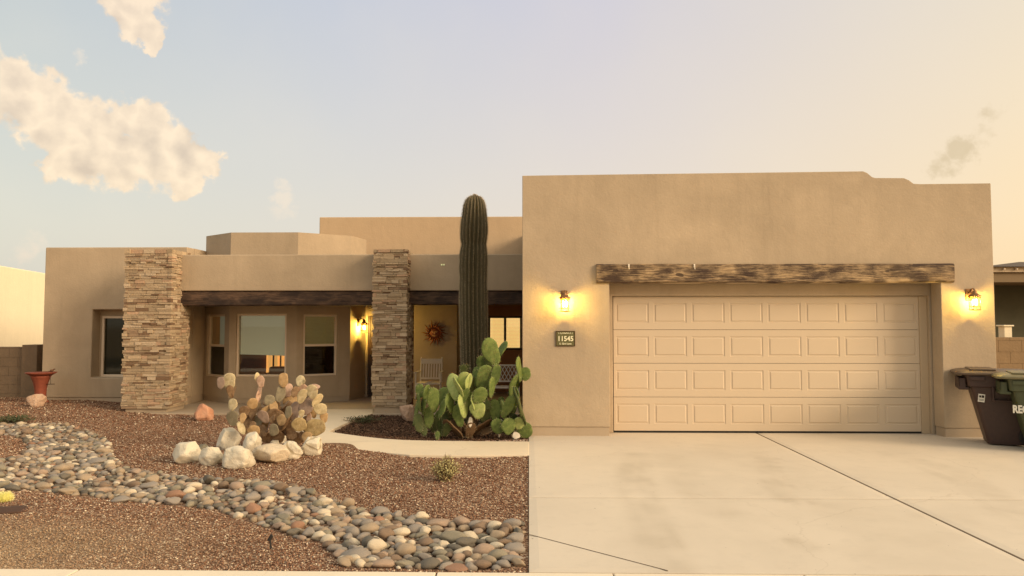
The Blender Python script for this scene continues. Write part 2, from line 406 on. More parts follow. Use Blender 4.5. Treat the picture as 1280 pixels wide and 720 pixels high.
me = chips(105000, -9.5, -.015, 5.14, 10.5, .006, .0165, GPAL, 'gravel', lambda x, y: NOG(x, y) & (x > -.72 * y - .6) & ~pts_in_poly(x, y, SWALE))
me.materials.append(mchip); o = bpy.data.objects.new('gravel', me); COL.objects.link(o)
tag(o, 'loose reddish brown gravel chips covering the front yard', 'gravel', kind='stuff')
me = chips(42000, -13, -.02, 10.3, 16, .008, .016, GPAL[:7] + GPAL, 'gravel', lambda x, y: NOG(x, y) & (x > -.76 * y) & ~pts_in_poly(x, y, SWALE) & ~pts_in_poly(x, y, BED), 1.2)
me.materials.append(mchip); o = bpy.data.objects.new('gravel', me); COL.objects.link(o)
tag(o, 'brown gravel chips further back between creek bed and house wall', 'gravel', kind='stuff')
DP = [(.06, .032, .02), (.09, .05, .03), (.12, .07, .045), (.16, .09, .06), (.05, .03, .02)]
bp = [p_[0] for p_ in BED]
me = chips(9000, min(bp), -.02, 10.75, 14.2, .01, .02, DP, 'gravel', lambda x, y: pts_in_poly(x, y, BED), 1.2)
me.materials.append(mchip); o = bpy.data.objects.new('gravel', me); COL.objects.link(o)
tag(o, 'dark mulch and gravel in the planting bed under the green cactus', 'gravel', kind='stuff')
WP = [(.6, .45, .35), (.5, .33, .25), (.7, .6, .5), (.3, .18, .12)]
me = chips(900, -2.1, -.02, 10.82, 11.0, .012, .02, WP, 'gravel', lambda x, y: pts_in_poly(x, y, BED), 1)
me.materials.append(mchip); o = bpy.data.objects.new('gravel', me); COL.objects.link(o)
tag(o, 'pale gravel spilled along the edge of bed and walkway', 'gravel', kind='stuff')

# ---- driveway: slabs with gaps, stain attribute on a fine grid
T1 = G(661, 621).y; JX0 = G(950, 543).x
DEX = 9.2
def jx(y):      # long joint
    return JX0
sl = MB()
def slab(x0, x1, y0, y1, z=0.0, step=.07):
    nx_ = max(2, int((x1 - x0) / step)); ny_ = max(2, int((y1 - y0) / step))
    xs_ = np.linspace(x0, x1, nx_); ys_ = np.linspace(y0, y1, ny_)
    vs = [(x, y, z - (.006 if (i in (0, nx_ - 1) or j in (0, ny_ - 1)) else 0)) for j, y in enumerate(ys_) for i, x in enumerate(xs_)]
    fs = [(j * nx_ + i, j * nx_ + i + 1, (j + 1) * nx_ + i + 1, (j + 1) * nx_ + i) for j in range(ny_ - 1) for i in range(nx_ - 1)]
    o = len(vs)
    ring = [i for i in range(nx_)] + [j * nx_ + nx_ - 1 for j in range(1, ny_)] + [(ny_ - 1) * nx_ + i for i in range(nx_ - 2, -1, -1)] + [j * nx_ for j in range(ny_ - 2, 0, -1)]
    vs += [(vs[k][0], vs[k][1], -.12) for k in ring]
    m_ = len(ring)
    fs += [(ring[(k + 1) % m_], ring[k], o + k, o + (k + 1) % m_) for k in range(m_)]
    sl.add(vs, fs)
JW = .024
Y0, Y1 = 5.135, 11.72
slab(0, JX0 - JW / 2, Y0, T1 - .006); slab(0, JX0 - JW / 2, T1 + .006, Y1)
slab(JX0 + JW / 2, DEX, Y0, T1 - .006); slab(JX0 + JW / 2, DEX, T1 + .006, Y1)
dr = sl.build('driveway', M['drive'])
V = np.array(sl.v); x, y = V[:, 0], V[:, 1]
st = np.zeros(len(V))
def wpoly(l): return np.array([G(a, b)[:2] for a, b in l])
for l, w_, s_ in (([(803, 575), (800, 600), (805, 630), (822, 665), (850, 712)], .05, 1.0), ([(812, 575), (812, 600), (822, 635), (845, 670), (878, 712)], .04, .9), ([(790, 575), (786, 600), (790, 635), (805, 670), (828, 712)], .035, .9), ([(960, 572), (964, 590), (978, 612), (1000, 630)], .03, .9), ([(970, 572), (976, 590), (992, 610), (1018, 630)], .03, .9), ([(968, 568), (800, 590), (790, 612), (808, 640), (830, 712)], .16, .0), ([(800, 568), (792, 590), (795, 615), (812, 650), (838, 712)], .26, .6), ([(955, 572), (962, 600), (985, 625)], .16, .7),
                  ([(905, 560), (1000, 600), (1150, 690)], .5, .35), ([(830, 570), (860, 600), (900, 640)], .3, .4), ([(1145, 575), (1200, 590), (1279, 640)], .2, .5), ([(990, 675), (1010, 685)], .12, .9), ([(1100, 565), (1190, 600), (1275, 660)], .10, .4),
                  ([(1180, 650), (1120, 700)], .4, .3)):
    if s_ == 0: continue
    d = dist_line(x, y, wpoly(l)); st = np.maximum(st, s_ * (1 - sstep(w_ * .45, w_, d)))
nz = np.array([mnoise.noise(Vector((a * 2.3, b_ * 2.3, 3.1))) + .5 * mnoise.noise(Vector((a * 6, b_ * 6, 1))) for a, b_ in zip(x, y)])
st = np.clip(st * (.75 + nz * .9) + np.clip(nz - .25, 0, 1) * .35 + .25 * np.clip(1 - (y - Y0) / .12, 0, 1), 0, 1)
a = dr.data.attributes.new('stain', 'FLOAT', 'POINT'); a.data.foreach_set('value', st.astype(np.float32))
tag(dr, 'wide pale concrete driveway with tyre marks and saw joints', kind='structure')
jm = MB()
jm.box(JX0 - JW / 2 + .001, JX0 + JW / 2 - .001, Y0, Y1, -.1, -.004)
pa, pb = G(661, 668), G(835, 713.5)
d_ = (pb - pa).normalized(); nrm = Vector((-d_.y, d_.x, 0)) * .006
jm.add([tuple(pa - nrm) [:2] + (.0015,), tuple(pb - nrm)[:2] + (.0015,), tuple(pb + nrm)[:2] + (.0015,), tuple(pa + nrm)[:2] + (.0015,)], [(0, 1, 2, 3)])
jm.build('joint_filler', M['joint'], dr)

# ---- sidewalk, kerb, road
sw = MB()
cuts = [-30, -22.4, -17.4, -12.4, -5.57 - 2.5, -5.57, -3.1, -.63, .57, 1.85, 4.3, 6.8, 9.3, 14, 20, 30]
for a_, b_ in zip(cuts[:-1], cuts[1:]): sw.box(a_ + .006, b_ - .006, 3.55, 5.12, -.12, -.004)
so = sw.build('sidewalk', M['side'], bevel=.006); tag(so, 'pale concrete sidewalk in front of the yard', kind='structure')
kb = MB(); kb.box(-60, 60, 3.36, 3.54, -.3, -.006); tag(kb.build('kerb', M['side'], bevel=.02), 'concrete kerb between sidewalk and road', kind='structure')
rd = MB(); rd.add([(-60, -8, -.135), (60, -8, -.135), (60, 3.36, -.135), (-60, 3.36, -.135)], [(0, 1, 2, 3)]); tag(rd.build('road', M['asphalt']), 'asphalt residential street', kind='structure')
wk = MB(); wk.prism(WALK, -.11, 0.0)
tag(wk.build('walkway', M['walk'], bevel=.008), 'curved pale concrete walkway from driveway to front door', kind='structure')
pt = MB()
pt.box(-7.25, -.1, 14.05, 19, -.1, -.004)
pt.box(-7.25, G(345, 511.5).x, 14.05, 14.9, -.1, .001) if False else None
tag(pt.build('porch_slab', M['found'], bevel=.006), 'concrete porch slab under the covered entry', kind='structure')
# ================================================================ THE HOUSE
house = empty('house', (0, 0, 0), 'single storey tan stucco adobe style house with flat parapet roofs and two ledgestone columns', 'house')
def part(mb, name, mat, label=None, parent=house, **kw):
    o = mb.build(name, mat, parent, **kw)
    if label: o['label'] = label
    return o
zt = lambda px, py, Y: W(px, py, Y).z
# --- garage block
GY = 11.3; GX0 = W(653, 400, GY).x; GX1 = W(1244, 400, GY).x
prof = [(653, 219.5), (760, 218), (1079, 214), (1084, 216), (1090, 221), (1094, 222.3), (1130, 222.5), (1136, 225), (1142, 229.5), (1150, 230), (1236, 229)]
pp = [(W(a, b, GY).x, W(a, b, GY).z) for a, b in prof]; pp[0] = (GX0, pp[0][1]); pp[-1] = (GX1, pp[-1][1])
def ptop(x):
    for (a, b), (c, d) in zip(pp[:-1], pp[1:]):
        if a <= x <= c + 1e-6: return b + (d - b) * (x - a) / (c - a)
    return pp[0][1] if x < pp[0][0] else pp[-1][1]
OX0, OX1 = W(762.5, 500, GY).x, W(1180, 500, GY).x
BZ0, BZ1 = W(960, 353.5, GY).z, W(960, 330, GY).z
gw = grid_wall(GX0, GX1, .135, 5, GY, GY + .28, [(OX0, OX1, 0, BZ0)], top=ptop, xs_extra=[p_[0] for p_ in pp])
part(gw, 'wall', M['stucco'], 'tall front wall of the garage with stepped parapet', bevel=.022, seg=3)
part(MB().box(GX0, GX0 + .28, GY + .28, 19, .135, pp[0][1]), 'wall', M['stucco'])
part(MB().box(GX1 - .28, GX1, GY + .28, 19, .135, pp[-1][1]), 'wall', M['stucco'])
part(MB().box(GX0 + .28, GX1 - .28, 18.7, 19, 0, 3.6), 'wall', M['stucco'])
part(MB().box(GX0 + .28, GX1 - .28, GY + .28, 18.7, 3.2, 3.4), 'roof', M['found'])
f = MB(); f.box(GX0 + .012, OX0 - .012, GY + .012, GY + .27, -.1, .132); f.box(OX1 + .012, GX1 - .012, GY + .012, GY + .27, -.1, .132)
f.box(GX0 + .012, GX0 + .27, GY + .28, 19, -.1, .132); f.box(GX1 - .27, GX1 - .012, GY + .28, 19, -.1, .132)
part(f, 'foundation', M['found'], bevel=.006)
# inner jamb / header of the garage opening
DY = 11.68; DX0 = W(767, 450, DY).x; DX1 = W(1149.5, 450, DY).x; DZ1 = W(960, 370, DY).z
jb = grid_wall(OX0 - .1, OX1 + .1, .0, BZ0 + .25, GY + .30, GY + .46, [(DX0 - .02, DX1 + .12, -.1, DZ1 + .0)])
part(jb, 'wall', M['stucco'], 'recessed header and jamb around the garage door', bevel=.008)
tr = MB(); tr.box(DX1 + .003, DX1 + .12, DY - .02, DY + .1, 0, DZ1 - .003); part(tr, 'trim', M['trimc'], bevel=.004)
# beam over garage
def beam(x0, x1, y0, y1, z0, z1, mat, name='beam', amp=.012, label=None):
    nx_ = int((x1 - x0) / .07); vs = []; fs = []
    for i in range(nx_ + 1):
        x = x0 + (x1 - x0) * i / nx_
        w = [mnoise.noise(Vector((x * 1.7, q * 7.3, y0))) * amp + mnoise.noise(Vector((x * 7, q * 3.3, y0))) * amp * .4 for q in range(8)]
        c = .02
        sec = [(y0 + w[0], z0 + c + w[1]), (y0 + c, z0 + w[1]), (y1, z0 + w[1]), (y1, z1), (y0 + c, z1 + w[4] * .5), (y0 + w[5], z1 - c + w[4] * .5), (y0 + w[6] - .004, (z0 + z1) / 2)]
        vs += [(x, a, b) for a, b in sec]
    k = 7
    for i in range(nx_):
        for j in range(k): fs.append((i * k + j, i * k + (j + 1) % k, (i + 1) * k + (j + 1) % k, (i + 1) * k + j))
    fs += [tuple(range(k)), tuple(reversed(range(nx_ * k, nx_ * k + k)))]
    mb = MB().add(vs, fs); return part(mb, name, mat, label)
bx0, bx1 = W(745.5, 340, GY).x, W(1191, 340, GY).x
gb = beam(bx0, bx1, GY - .045, GY + .15, BZ0, BZ1, M['beam'], label='weathered pale rustic beam over the garage door')
for px in (786, 868):
    q = W(px, 333, GY - .05); h = MB(); h.tube([(q.x, q.y - .005, q.z + .02), (q.x, q.y - .02, q.z), (q.x, q.y - .02, q.z - .03), (q.x, q.y - .04, q.z - .045), (q.x, q.y - .045, q.z - .025)], .005, 6)
    h.box(q.x - .011, q.x + .011, q.y - .006, q.y, q.z - .015, q.z + .035); part(h, 'hook', M['white_paint'], parent=gb)
# garage door : 4 sections x 8 raised panels
gd = MB(); dw = DX1 - DX0; secs = 4; sh = (DZ1 + .0 - .03) / secs
BO, GR = 0.0, .012
def panel_sheet(mb, x0, x1, z0, z1, y, cols, mx, mz):
    pw = (x1 - x0) / cols; inset = [(0, 0), (.006, .007), (.022, .007), (.036, -.001)]
    def ringq(a, b, c, d, q, yy): return [(a + q, yy, c + q), (b - q, yy, c + q), (b - q, yy, d - q), (a + q, yy, d - q)]
    for i in range(cols):
        a, b = x0 + i * pw, x0 + (i + 1) * pw
        o = [(a, y, z0), (b, y, z0), (b, y, z1), (a, y, z1)]
        pa_, pb_, pc, pd = a + mx, b - mx, z0 + mz, z1 - mz
        vs = o[:]; q = 0; rings = [o]
        for (ins, dep) in inset: rings.append(ringq(pa_, pb_, pc, pd, ins, y + dep))
        vs = [p_ for r in rings for p_ in r]
        fs = []
        for r in range(len(rings) - 1):
            for k in range(4): fs.append((r * 4 + k, r * 4 + (k + 1) % 4, (r + 1) * 4 + (k + 1) % 4, (r + 1) * 4 + k))
        r = len(rings) - 1; fs.append((r * 4, r * 4 + 1, r * 4 + 2, r * 4 + 3))
        mb.add(vs, fs)
for s in range(secs):
    z0 = .03 + s * sh; z1 = z0 + sh - .006
    panel_sheet(gd, DX0, DX1, z0, z1, DY, 8, .040, .104)
    gd.box(DX0, DX1, DY + .013, DY + .05, z0, z1)
    gd.add([(DX0, DY, z1), (DX1, DY, z1), (DX1, DY + .013, z1), (DX0, DY + .013, z1)], [(0, 1, 2, 3)])
    gd.add([(DX0, DY, z0), (DX1, DY, z0), (DX1, DY + .013, z0), (DX0, DY + .013, z0)], [(3, 2, 1, 0)])
gdo = part(gd, 'garage_door', M['door_tan'], 'closed tan sectional garage door with four rows of eight raised panels')
part(MB().box(DX0, DX1, DY + .052, DY + .07, 0, DZ1), 'backing', M['dark_int'], parent=gdo)
part(MB().box(DX0 + .003, DX1 - .003, DY + .005, DY + .045, .003, .028), 'bottom_seal', M['rubber'], parent=gdo)

# --- left wing
WY = 15.6; WX0 = W(54, 405, WY).x; WZ = W(150, 309, WY).z
wx0, wx1 = W(114.5, 430, WY).x, -7.95
wz0, wz1 = W(115, 472, WY).z, W(115, 387, WY).z
part(grid_wall(WX0, -7.3, .13, WZ, WY, WY + .32, [(wx0, wx1, wz0, wz1)]), 'wall', M['stucco'], 'front wall of the lower wing with a deep set window', bevel=.02, seg=3)
part(MB().box(WX0, WX0 + .3, WY + .32, 24, .13, WZ), 'wall', M['stucco'])
part(MB().box(-7.6, -7.3, WY + .32, 24, .13, WZ), 'wall', M['stucco'])
part(MB().box(WX0 + .3, -7.6, 23.7, 24, 0, WZ), 'wall', M['stucco'])
part(MB().box(WX0 + .3, -7.6, WY + .32, 23.7, WZ - .35, WZ - .2), 'roof', M['found'])
f = MB(); f.box(WX0 + .012, -7.312, WY + .012, WY + .3, -.1, .127); f.box(WX0 + .012, WX0 + .29, WY + .32, 24, -.1, .127); f.box(-7.59, -7.312, WY + .32, 24, -.1, .127); part(f, 'foundation', M['found'])
M['sash_dark'] = glass('sash_darkener', (.10, .09, .08), .02, .4, .01)  # see-through dark sheet that blackens the lower sashes
def window(a, b, z0, z1, y, M4=None, kind='single', fw=.05, glassm='glass', name='window', back=True, label=None, lower=None):
    """frame facing -Y at plane y (frame proud), local X from a to b"""
    fr = MB(); fr.M = M4
    fr.add(*frame_geo(a, b, z0, z1, y - .02, y + .05, fw))
    o = part(fr, name, M['frame'], label, bevel=.004)
    if kind == 'hung':
        zm = (z0 + z1) / 2
        s = MB(); s.M = M4; s.box(a + fw, b - fw, y - .012, y + .04, zm - .025, zm + .025); part(s, 'rail', M['frame'], parent=o)
    if kind == 'slider':
        xm = (a + b) / 2
        s = MB(); s.M = M4; s.box(xm - .03, xm + .03, y - .012, y + .04, z0 + fw, z1 - fw); part(s, 'rail', M['frame'], parent=o)
    if kind == 'hung':
        sn_ = MB(); sn_.M = M4; sn_.box(a + fw, b - fw, y + .03, y + .034, z0 + fw, (z0 + z1) / 2 - .02); part(sn_, 'sash_darkener', M['sash_dark'], parent=o)  # dark sheet added so the lower sash looks black
    gl = MB(); gl.M = M4; gl.box(a + fw, b - fw, y + .018, y + .022, z0 + fw, z1 - fw); part(gl, 'pane', M[glassm], parent=o)
    return o
def frame_geo(a, b, z0, z1, y0, y1, w):
    m = grid_wall(a, b, z0, z1, y0, y1, [(a + w, b - w, z0 + w, z1 - w)])
    return m.v, m.f
FY = WY + .27
M['blind_dark'] = emit('olive_blind', (.40, .34, .15), .10)  # slight glow put in for room light on the blinds
M['reveal'] = M['stucco']
fz1 = W(140, 395, FY).z
part(MB().box(wx0 - .1, wx1 + .1, FY + .065, FY + .1, fz1 + .001, wz1 + .1), 'wall', M['stucco'])
part(grid_wall(wx0 - .1, wx1 + .1, wz0 - .1, wz1 + .1, FY - .01 + .035, FY + .064, [(W(126.5, 430, FY).x + .02, wx1 - .02, wz0 + .01, fz1 - .02)]), 'wall', M['stucco'])
w1 = window(W(127.5, 430, FY).x, wx1 + .05, wz0 + .0, fz1, FY, glassm='glass_dark', label='narrow dark window set deep in the wing wall')
part(MB().box(wx0, wx1, FY + .12, FY + .14, wz0, fz1), 'blind', M['blind_dark'], parent=w1)

# --- octagonal bay
P = [(-7.3, 17.35), (-7.3, 16.5), (-6.47, 15.85), (-5.0, 15.85), (-4.0, 16.5), (-3.83, 17.3)]
OZ = W(330, 290.5, 15.85).z
def facet(p, q, holes=(), z1=OZ, label=None, z0=.10, t=.2, name='wall', mat='stucco'):
    p, q = Vector((*p, 0)), Vector((*q, 0)); L = (q - p).length; d = (q - p) / L
    m4 = Matrix(((d.x, -d.y, 0, p.x), (d.y, d.x, 0, p.y), (0, 0, 1, 0), (0, 0, 0, 1)))
    o = part(grid_wall(0, L, z0, z1, 0, t, holes, M=m4), name, M[mat], label)
    fb = MB(); fb.M = m4; fb.box(0.0, L, .012, t, -.05, .098)
    part(fb, 'foundation', M['found'])
    return m4, L
def hit(px, p, q):               # local distance along the facet seen at photo column px
    p, q = Vector((*p, 0)), Vector((*q, 0)); d = (q - p).normalized(); r = ray(px, 430)
    A = Matrix(((r.x, -d.x), (r.y, -d.y))).inverted() @ Vector((p.x, p.y)); return A[1]
def zat(py, px, p, q):
    s = hit(px, p, q); d = (Vector((*q, 0)) - Vector((*p, 0))).normalized(); pos = Vector((*p, 0)) + d * s
    return W(px, py, pos.y).z
room_blinds = {}
for (p, q, a, b, ya, yb, kind, lab) in ((P[1], P[2], 258.5, 280.5, 393, 471, 'hung', 'narrow double hung window on the angled bay side beside the ledgestone column'),
                                   (P[2], P[3], 295, 358, 392, 471, 'single', 'middle bay window with pale roller shade lowered most of the way'),
                                   (P[3], P[4], 379, 421.5, 393, 470, 'hung', 'double hung window of the bay nearest the front door lamp')):
    x0, x1 = hit(a, p, q), hit(b, p, q); z0, z1 = zat(yb, (a + b) / 2, p, q), zat(ya, (a + b) / 2, p, q)
    L = (Vector(q) - Vector(p)).length
    x0 = max(x0, .06); x1 = min(x1, L - .06)
    m4, L = facet(p, q, [(x0, x1, z0, z1)])
    w_ = window(x0 + .002, x1 - .002, z0 + .002, z1 - .002, .05, m4, kind, fw=.045, glassm='glass' if kind == 'single' else 'glass', label=lab)
    room_blinds[a] = (w_, m4, x0, x1, z0, z1)
facet(P[0], P[1]); facet(P[4], P[5], z1=OZ)
# roof cap of the octagon and its far sides
oc = MB(); back = [(-4.6, 18.3), (-6.6, 18.3)]
bk = [P[5], (-4.6, 18.6), (-6.6, 18.6), P[0]]
for u, v in zip(bk[:-1], bk[1:]): facet(u, v, z0=2.5)
oc.prism([(-5.6 + (a - -5.6) * .93, 17.2 + (b - 17.2) * .93) for a, b in [P[1], P[2], P[3], P[4], P[5], (-4.6, 18.6), (-6.6, 18.6), P[0]]], OZ - .3, OZ - .2); part(oc, 'roof', M['found'])
# blinds
w_, m4, x0, x1, z0, z1 = room_blinds[295]
M['shade'] = emit('roller_shade', (.66, .67, .50), 0.10)  # added glow lightens the roller shade and the strip blind behind glass
bl = MB(); bl.M = m4; zc = z0 + (z1 - z0) * .365; zd = zc - .03
bl.add([(x0 + .05, .12, zc), (x1 - .05, .12, zd), (x1 - .05, .12, z1), (x0 + .05, .12, z1), (x0 + .05, .124, zc), (x1 - .05, .124, zd), (x1 - .05, .124, z1), (x0 + .05, .124, z1)],
       [(0, 1, 2, 3), (7, 6, 5, 4), (0, 4, 5, 1), (2, 6, 7, 3), (1, 5, 6, 2), (0, 3, 7, 4)])
b0 = part(bl, 'shade', M['shade'], parent=w_)
hb = MB(); hb.M = m4; hb.tube([(x0 + .05, .118, zc - .008), (x1 - .05, .118, zd - .008)], .012, 8); part(hb, 'hem_bar', M['shade'], parent=w_)
for key, part_ in ((379, 'full'), (258.5, 'strip')):
    w_, m4, x0, x1, z0, z1 = room_blinds[key]; zm = (z0 + z1) / 2
    bl = MB(); bl.M = m4
    if part_ == 'full':
        for k in range(26):
            z = z1 - .03 - k * (z1 - zm + .06) / 26; bl.add([(x0 + .04, .10, z), (x1 - .04, .10, z), (x1 - .04, .118, z - .026), (x0 + .04, .118, z - .026)], [(0, 1, 2, 3)])
    else:
        bl.box(x0 + (x1 - x0) * .5, x1 - .04, .10, .104, zm + .02, z1)
    part(bl, 'blind', M['blind_dark'] if part_ == 'full' else M['shade'], parent=w_)

# --- entry walls
EY = 17.3; EZ = 4.2
TBZ = W(520, 271, 18.9).z
dz = W(462, 394.5, EY).z
part(grid_wall(-3.83, W(571, 430, EY).x, .0, 2.9, EY + .002, EY + .25, [(-3.78, -2.86, 0, dz)]), 'wall', M['stucco'], 'warm lit porch wall carrying the metal sun face')
rx = W(571, 430, EY).x
part(MB().box(rx - .2, rx, EY + .25, 18.6, 0, 2.9), 'wall', M['stucco'])
WB = (W(610, 420, 18.6).x, W(652.5, 420, 18.6).x, W(630, 437.5, 18.6).z, W(630, 395, 18.6).z)
part(grid_wall(rx - .2, GX0, 0, 2.9, 18.6, 18.8, [WB]), 'wall', simple('shaded_brown_plaster', (.42, .20, .09), .9, 0, .15, 4), 'shaded red brown wall of the porch recess')  # shade of the recess put into a red brown plaster colour
fd = MB(); fd.box(-3.78, -2.86, EY + .06, EY + .11, 0, dz); fdo = part(fd, 'door', M['door_brown'], 'dark brown front door')
ff = MB(); ff.add(*frame_geo(-3.775, -2.865, 0.002, dz - .002, EY + .03, EY + .12, .045)); part(ff, 'frame', M['door_brown'], parent=fdo)
hh = MB(); hh.lathe([(.0, 0), (.03, .01), (.033, .03), (.02, .05), (.0, .055)], n=12); ho = part(hh, 'handle', M['bronze'], parent=fdo); ho.rotation_euler = (PI / 2, 0, 0); ho.location = (-3.70, EY + .06, 1.0)
# lit window of the recess
M['lit_blind'] = emit('lit_blind', (1.0, .66, .25), .85)
w3 = window(WB[0] + .002, WB[1] - .002, WB[2] + .002, WB[3] - .002, 18.66, None, 'slider', .05, 'glass', label='window with lit golden blinds in the porch recess')
for ch in w3.children:
    pass
w3.data.materials[0] = M['door_brown']
for ch in w3.children:
    if ch.name.startswith('rail'): ch.data.materials[0] = M['door_brown']
bl = MB(); nsl = 22
for k in range(nsl):
    z = WB[3] - .04 - k * (WB[3] - WB[2] - .08) / nsl; hgt = (WB[3] - WB[2] - .08) / nsl
    bl.add([(WB[0], 18.72, z), (WB[1], 18.72, z), (WB[1], 18.735, z - hgt * .93), (WB[0], 18.735, z - hgt * .93)], [(0, 1, 2, 3)])
part(bl, 'blind', M['lit_blind'], parent=w3)
part(MB().box(WB[0] - .1, WB[1] + .1, 18.80, 18.82, WB[2] - .1, WB[3] + .1), 'backing', M['dark_int'], parent=w3)

# --- tall rear block
TX0 = W(399, 300, 18.9).x
part(grid_wall(TX0, GX0 + .0, 2.6, TBZ, 18.9, 19.2), 'wall', M['stucco_far'], 'taller rear block rising behind the porch roof', bevel=.02, seg=3)
part(MB().box(TX0, TX0 + .3, 19.2, 25, 0, TBZ), 'wall', M['stucco_far']); part(MB().box(TX0 + .3, GX0, 19.2, 25, TBZ - .4, TBZ - .3), 'roof', M['found'])
part(MB().box(GX0, GX0 + .3, 19.0, 25, 0, TBZ), 'wall', M['stucco_far']); part(MB().box(TX0 + .3, GX0, 24.7, 25, 0, TBZ), 'wall', M['stucco_far'])
# --- porch roof, fascia, beams
CY = 14.15
C1 = (W(154.5, 420, CY).x, W(212.5, 420, CY).x); C2 = (W(466, 420, CY).x, W(507.5, 420, CY).x)
FAY = 14.55
fz = W(340, 318.3, FAY).z; fb_ = W(340, 363.5, FAY).z; bb_ = W(340, 382, FAY).z
part(grid_wall(C1[1] - .12, GX0 - .003, fb_, fz, FAY, FAY + .3), 'wall', M['stucco'], 'long stucco parapet band over the porch', bevel=.018, seg=3)
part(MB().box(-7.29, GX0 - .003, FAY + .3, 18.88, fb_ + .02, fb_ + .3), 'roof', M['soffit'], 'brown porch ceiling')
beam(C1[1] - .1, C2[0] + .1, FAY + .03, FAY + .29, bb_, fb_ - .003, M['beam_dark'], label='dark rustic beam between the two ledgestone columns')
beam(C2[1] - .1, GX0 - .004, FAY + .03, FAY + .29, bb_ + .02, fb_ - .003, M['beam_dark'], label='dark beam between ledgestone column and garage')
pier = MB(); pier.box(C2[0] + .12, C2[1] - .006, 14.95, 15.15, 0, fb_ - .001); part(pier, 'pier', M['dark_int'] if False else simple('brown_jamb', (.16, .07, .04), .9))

# --- ledgestone columns
def hsv_pick():
    r = random.random()
    if r < .05: c = (.24, .15, .09)
    elif r < .16: c = (.36, .25, .16)
    elif r < .45: c = (.45, .34, .22)
    elif r < .76: c = (.53, .405, .265)
    elif r < .93: c = (.60, .475, .33)
    else: c = (.56, .38, .25)
    k = random.uniform(.85, 1.12); return tuple(x * k for x in c)
def ledge_column(x0, x1, y0, y1, z0, z1, label):
    mb = MB(); mb.col = (.2, .13, .08); mb.box(x0 + .03, x1 - .03, y0 + .03, y1 - .03, z0, z1 - .01)
    z = z0
    while z < z1 - .012:
        h = random.choice([.030, .038, .048, .056, .068]); h = min(h, z1 - z)
        if z1 - z - h < .02: h = z1 - z
        for side in range(4):
            L = (x1 - x0) if side % 2 == 0 else (y1 - y0)
            s = 0.0 if (int(z * 999) + side) % 2 else -.0
            while s < L - 1e-3:
                l = random.uniform(.08, .30)
                if L - s - l < .07: l = L - s
                pr = random.choice([0, .006, .012, .02, .03]) - .012
                g = .005; zz0, zz1 = z + g / 2, z + h - g / 2
                sub = random.random() < .3 and h > .045
                for (a, b) in ([(zz0, (zz0 + zz1) / 2 - .001), ((zz0 + zz1) / 2 + .001, zz1)] if sub else [(zz0, zz1)]):
                    mb.col = hsv_pick(); p2 = pr + random.uniform(-.003, .006)
                    e0 = p2 if s <= 0 else -g / 2; e1 = p2 if s + l >= L - 1e-3 else -g / 2
                    u0, u1 = s - e0, s + l + e1
                    d0 = .06
                    if side == 0: bx = (x0 + u0, x0 + u1, y0 - p2, y0 + d0)
                    elif side == 1: bx = (x1 - d0, x1 + p2, y0 + u0, y0 + u1)
                    elif side == 2: bx = (x0 + u0, x0 + u1, y1 - d0, y1 + p2)
                    else: bx = (x0 - p2, x0 + d0, y0 + u0, y0 + u1)
                    mb.box(*bx, a, b, j=.0022)
                s += l
        z += h
    o = part(mb, 'stone_column', M['stone'], label)
    return o
CZ1 = W(190, 311.5, CY).z; CZ0 = W(190, 511, CY).z
ledge_column(C1[0], C1[1], CY, CY + .78, CZ0, CZ1, 'wide stacked ledgestone column next to the wing wall')
ledge_column(C2[0], C2[1], CY, CY + .78, W(490, 508.5, CY).z, W(490, 311.5, CY).z, 'narrower stacked ledgestone column beside the front walk')
f = MB(); f.box(C1[0] + .05, C1[1] - .05, CY + .04, CY + .74, -.12, CZ0 - .001); f.box(C2[0] + .04, C2[1] - .04, CY + .04, CY + .74, -.06, W(490, 508.5, CY).z - .001)
part(f, 'foundation', M['found'], 'plain stucco footings under the ledgestone columns', bevel=.004)
# small twin reflector on the fascia
rf = MB(); q = W(553.5, 331, FAY)
for s in (-.022, .022): rf.M = Matrix.Translation((q.x + s, FAY - .004, q.z)); rf.box(-.014, .014, -.008, .004, -.012, .012)
part(rf, 'reflector', emit('reflector', (.8, .85, .45), .3))  # glow put in for the flash they throw back

# --- interior seen through the middle bay window
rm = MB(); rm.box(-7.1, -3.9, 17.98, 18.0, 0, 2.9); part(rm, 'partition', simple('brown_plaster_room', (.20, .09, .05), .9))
part(MB().box(-7.25, -3.85, 16.0, 18.2, -.02, .012) , 'floor', M['dark_int']) if False else None
M['curtain'] = emit('lit_curtain', (1.0, .55, .16), .6)
cu = MB(); ca, cb = W(333, 450, 17.8).x, W(358, 450, 17.8).x + .35
n_ = 60; vs = []
for i in range(n_ + 1):
    t = i / n_; x = ca + (cb - ca) * t; y = 17.8 + .035 * math.sin(t * 38) + .01 * math.sin(t * 91)
    vs += [(x, y, .35), (x, y, 2.0), (x, y + .01, 2.0), (x, y + .01, .35)]
fs = [(4 * i + k, 4 * i + (k + 1) % 4, 4 * i + 4 + (k + 1) % 4, 4 * i + 4 + k) for i in range(n_) for k in range(4)]
cu.add(vs, fs); tag(cu.build('curtain', M['curtain']), 'glowing orange curtain inside the middle bay window', 'curtain')
dc = MB()
for (a, b) in ((341, 342.5), (350, 351)):
    dc.box(W(a, 450, 17.7).x, W(b, 450, 17.7).x, 17.68, 17.74, .012, 2.0)
tag(dc.build('floor_lamp_post', M['door_brown']), 'dark upright post standing in front of the orange curtain', 'post') if False else part(dc, 'mullion', M['door_brown'])
sf = empty('sofa', (-5.35, 17.0, 0), 'brown sofa back seen through the middle bay window', 'sofa')
sb = MB(); sb.box(-.62, .62, -.12, .12, .1, W(345, 458, 17.0).z); sb.build('backrest', simple('brown_leather', (.20, .085, .045), .6), sf, bevel=.06, seg=4)
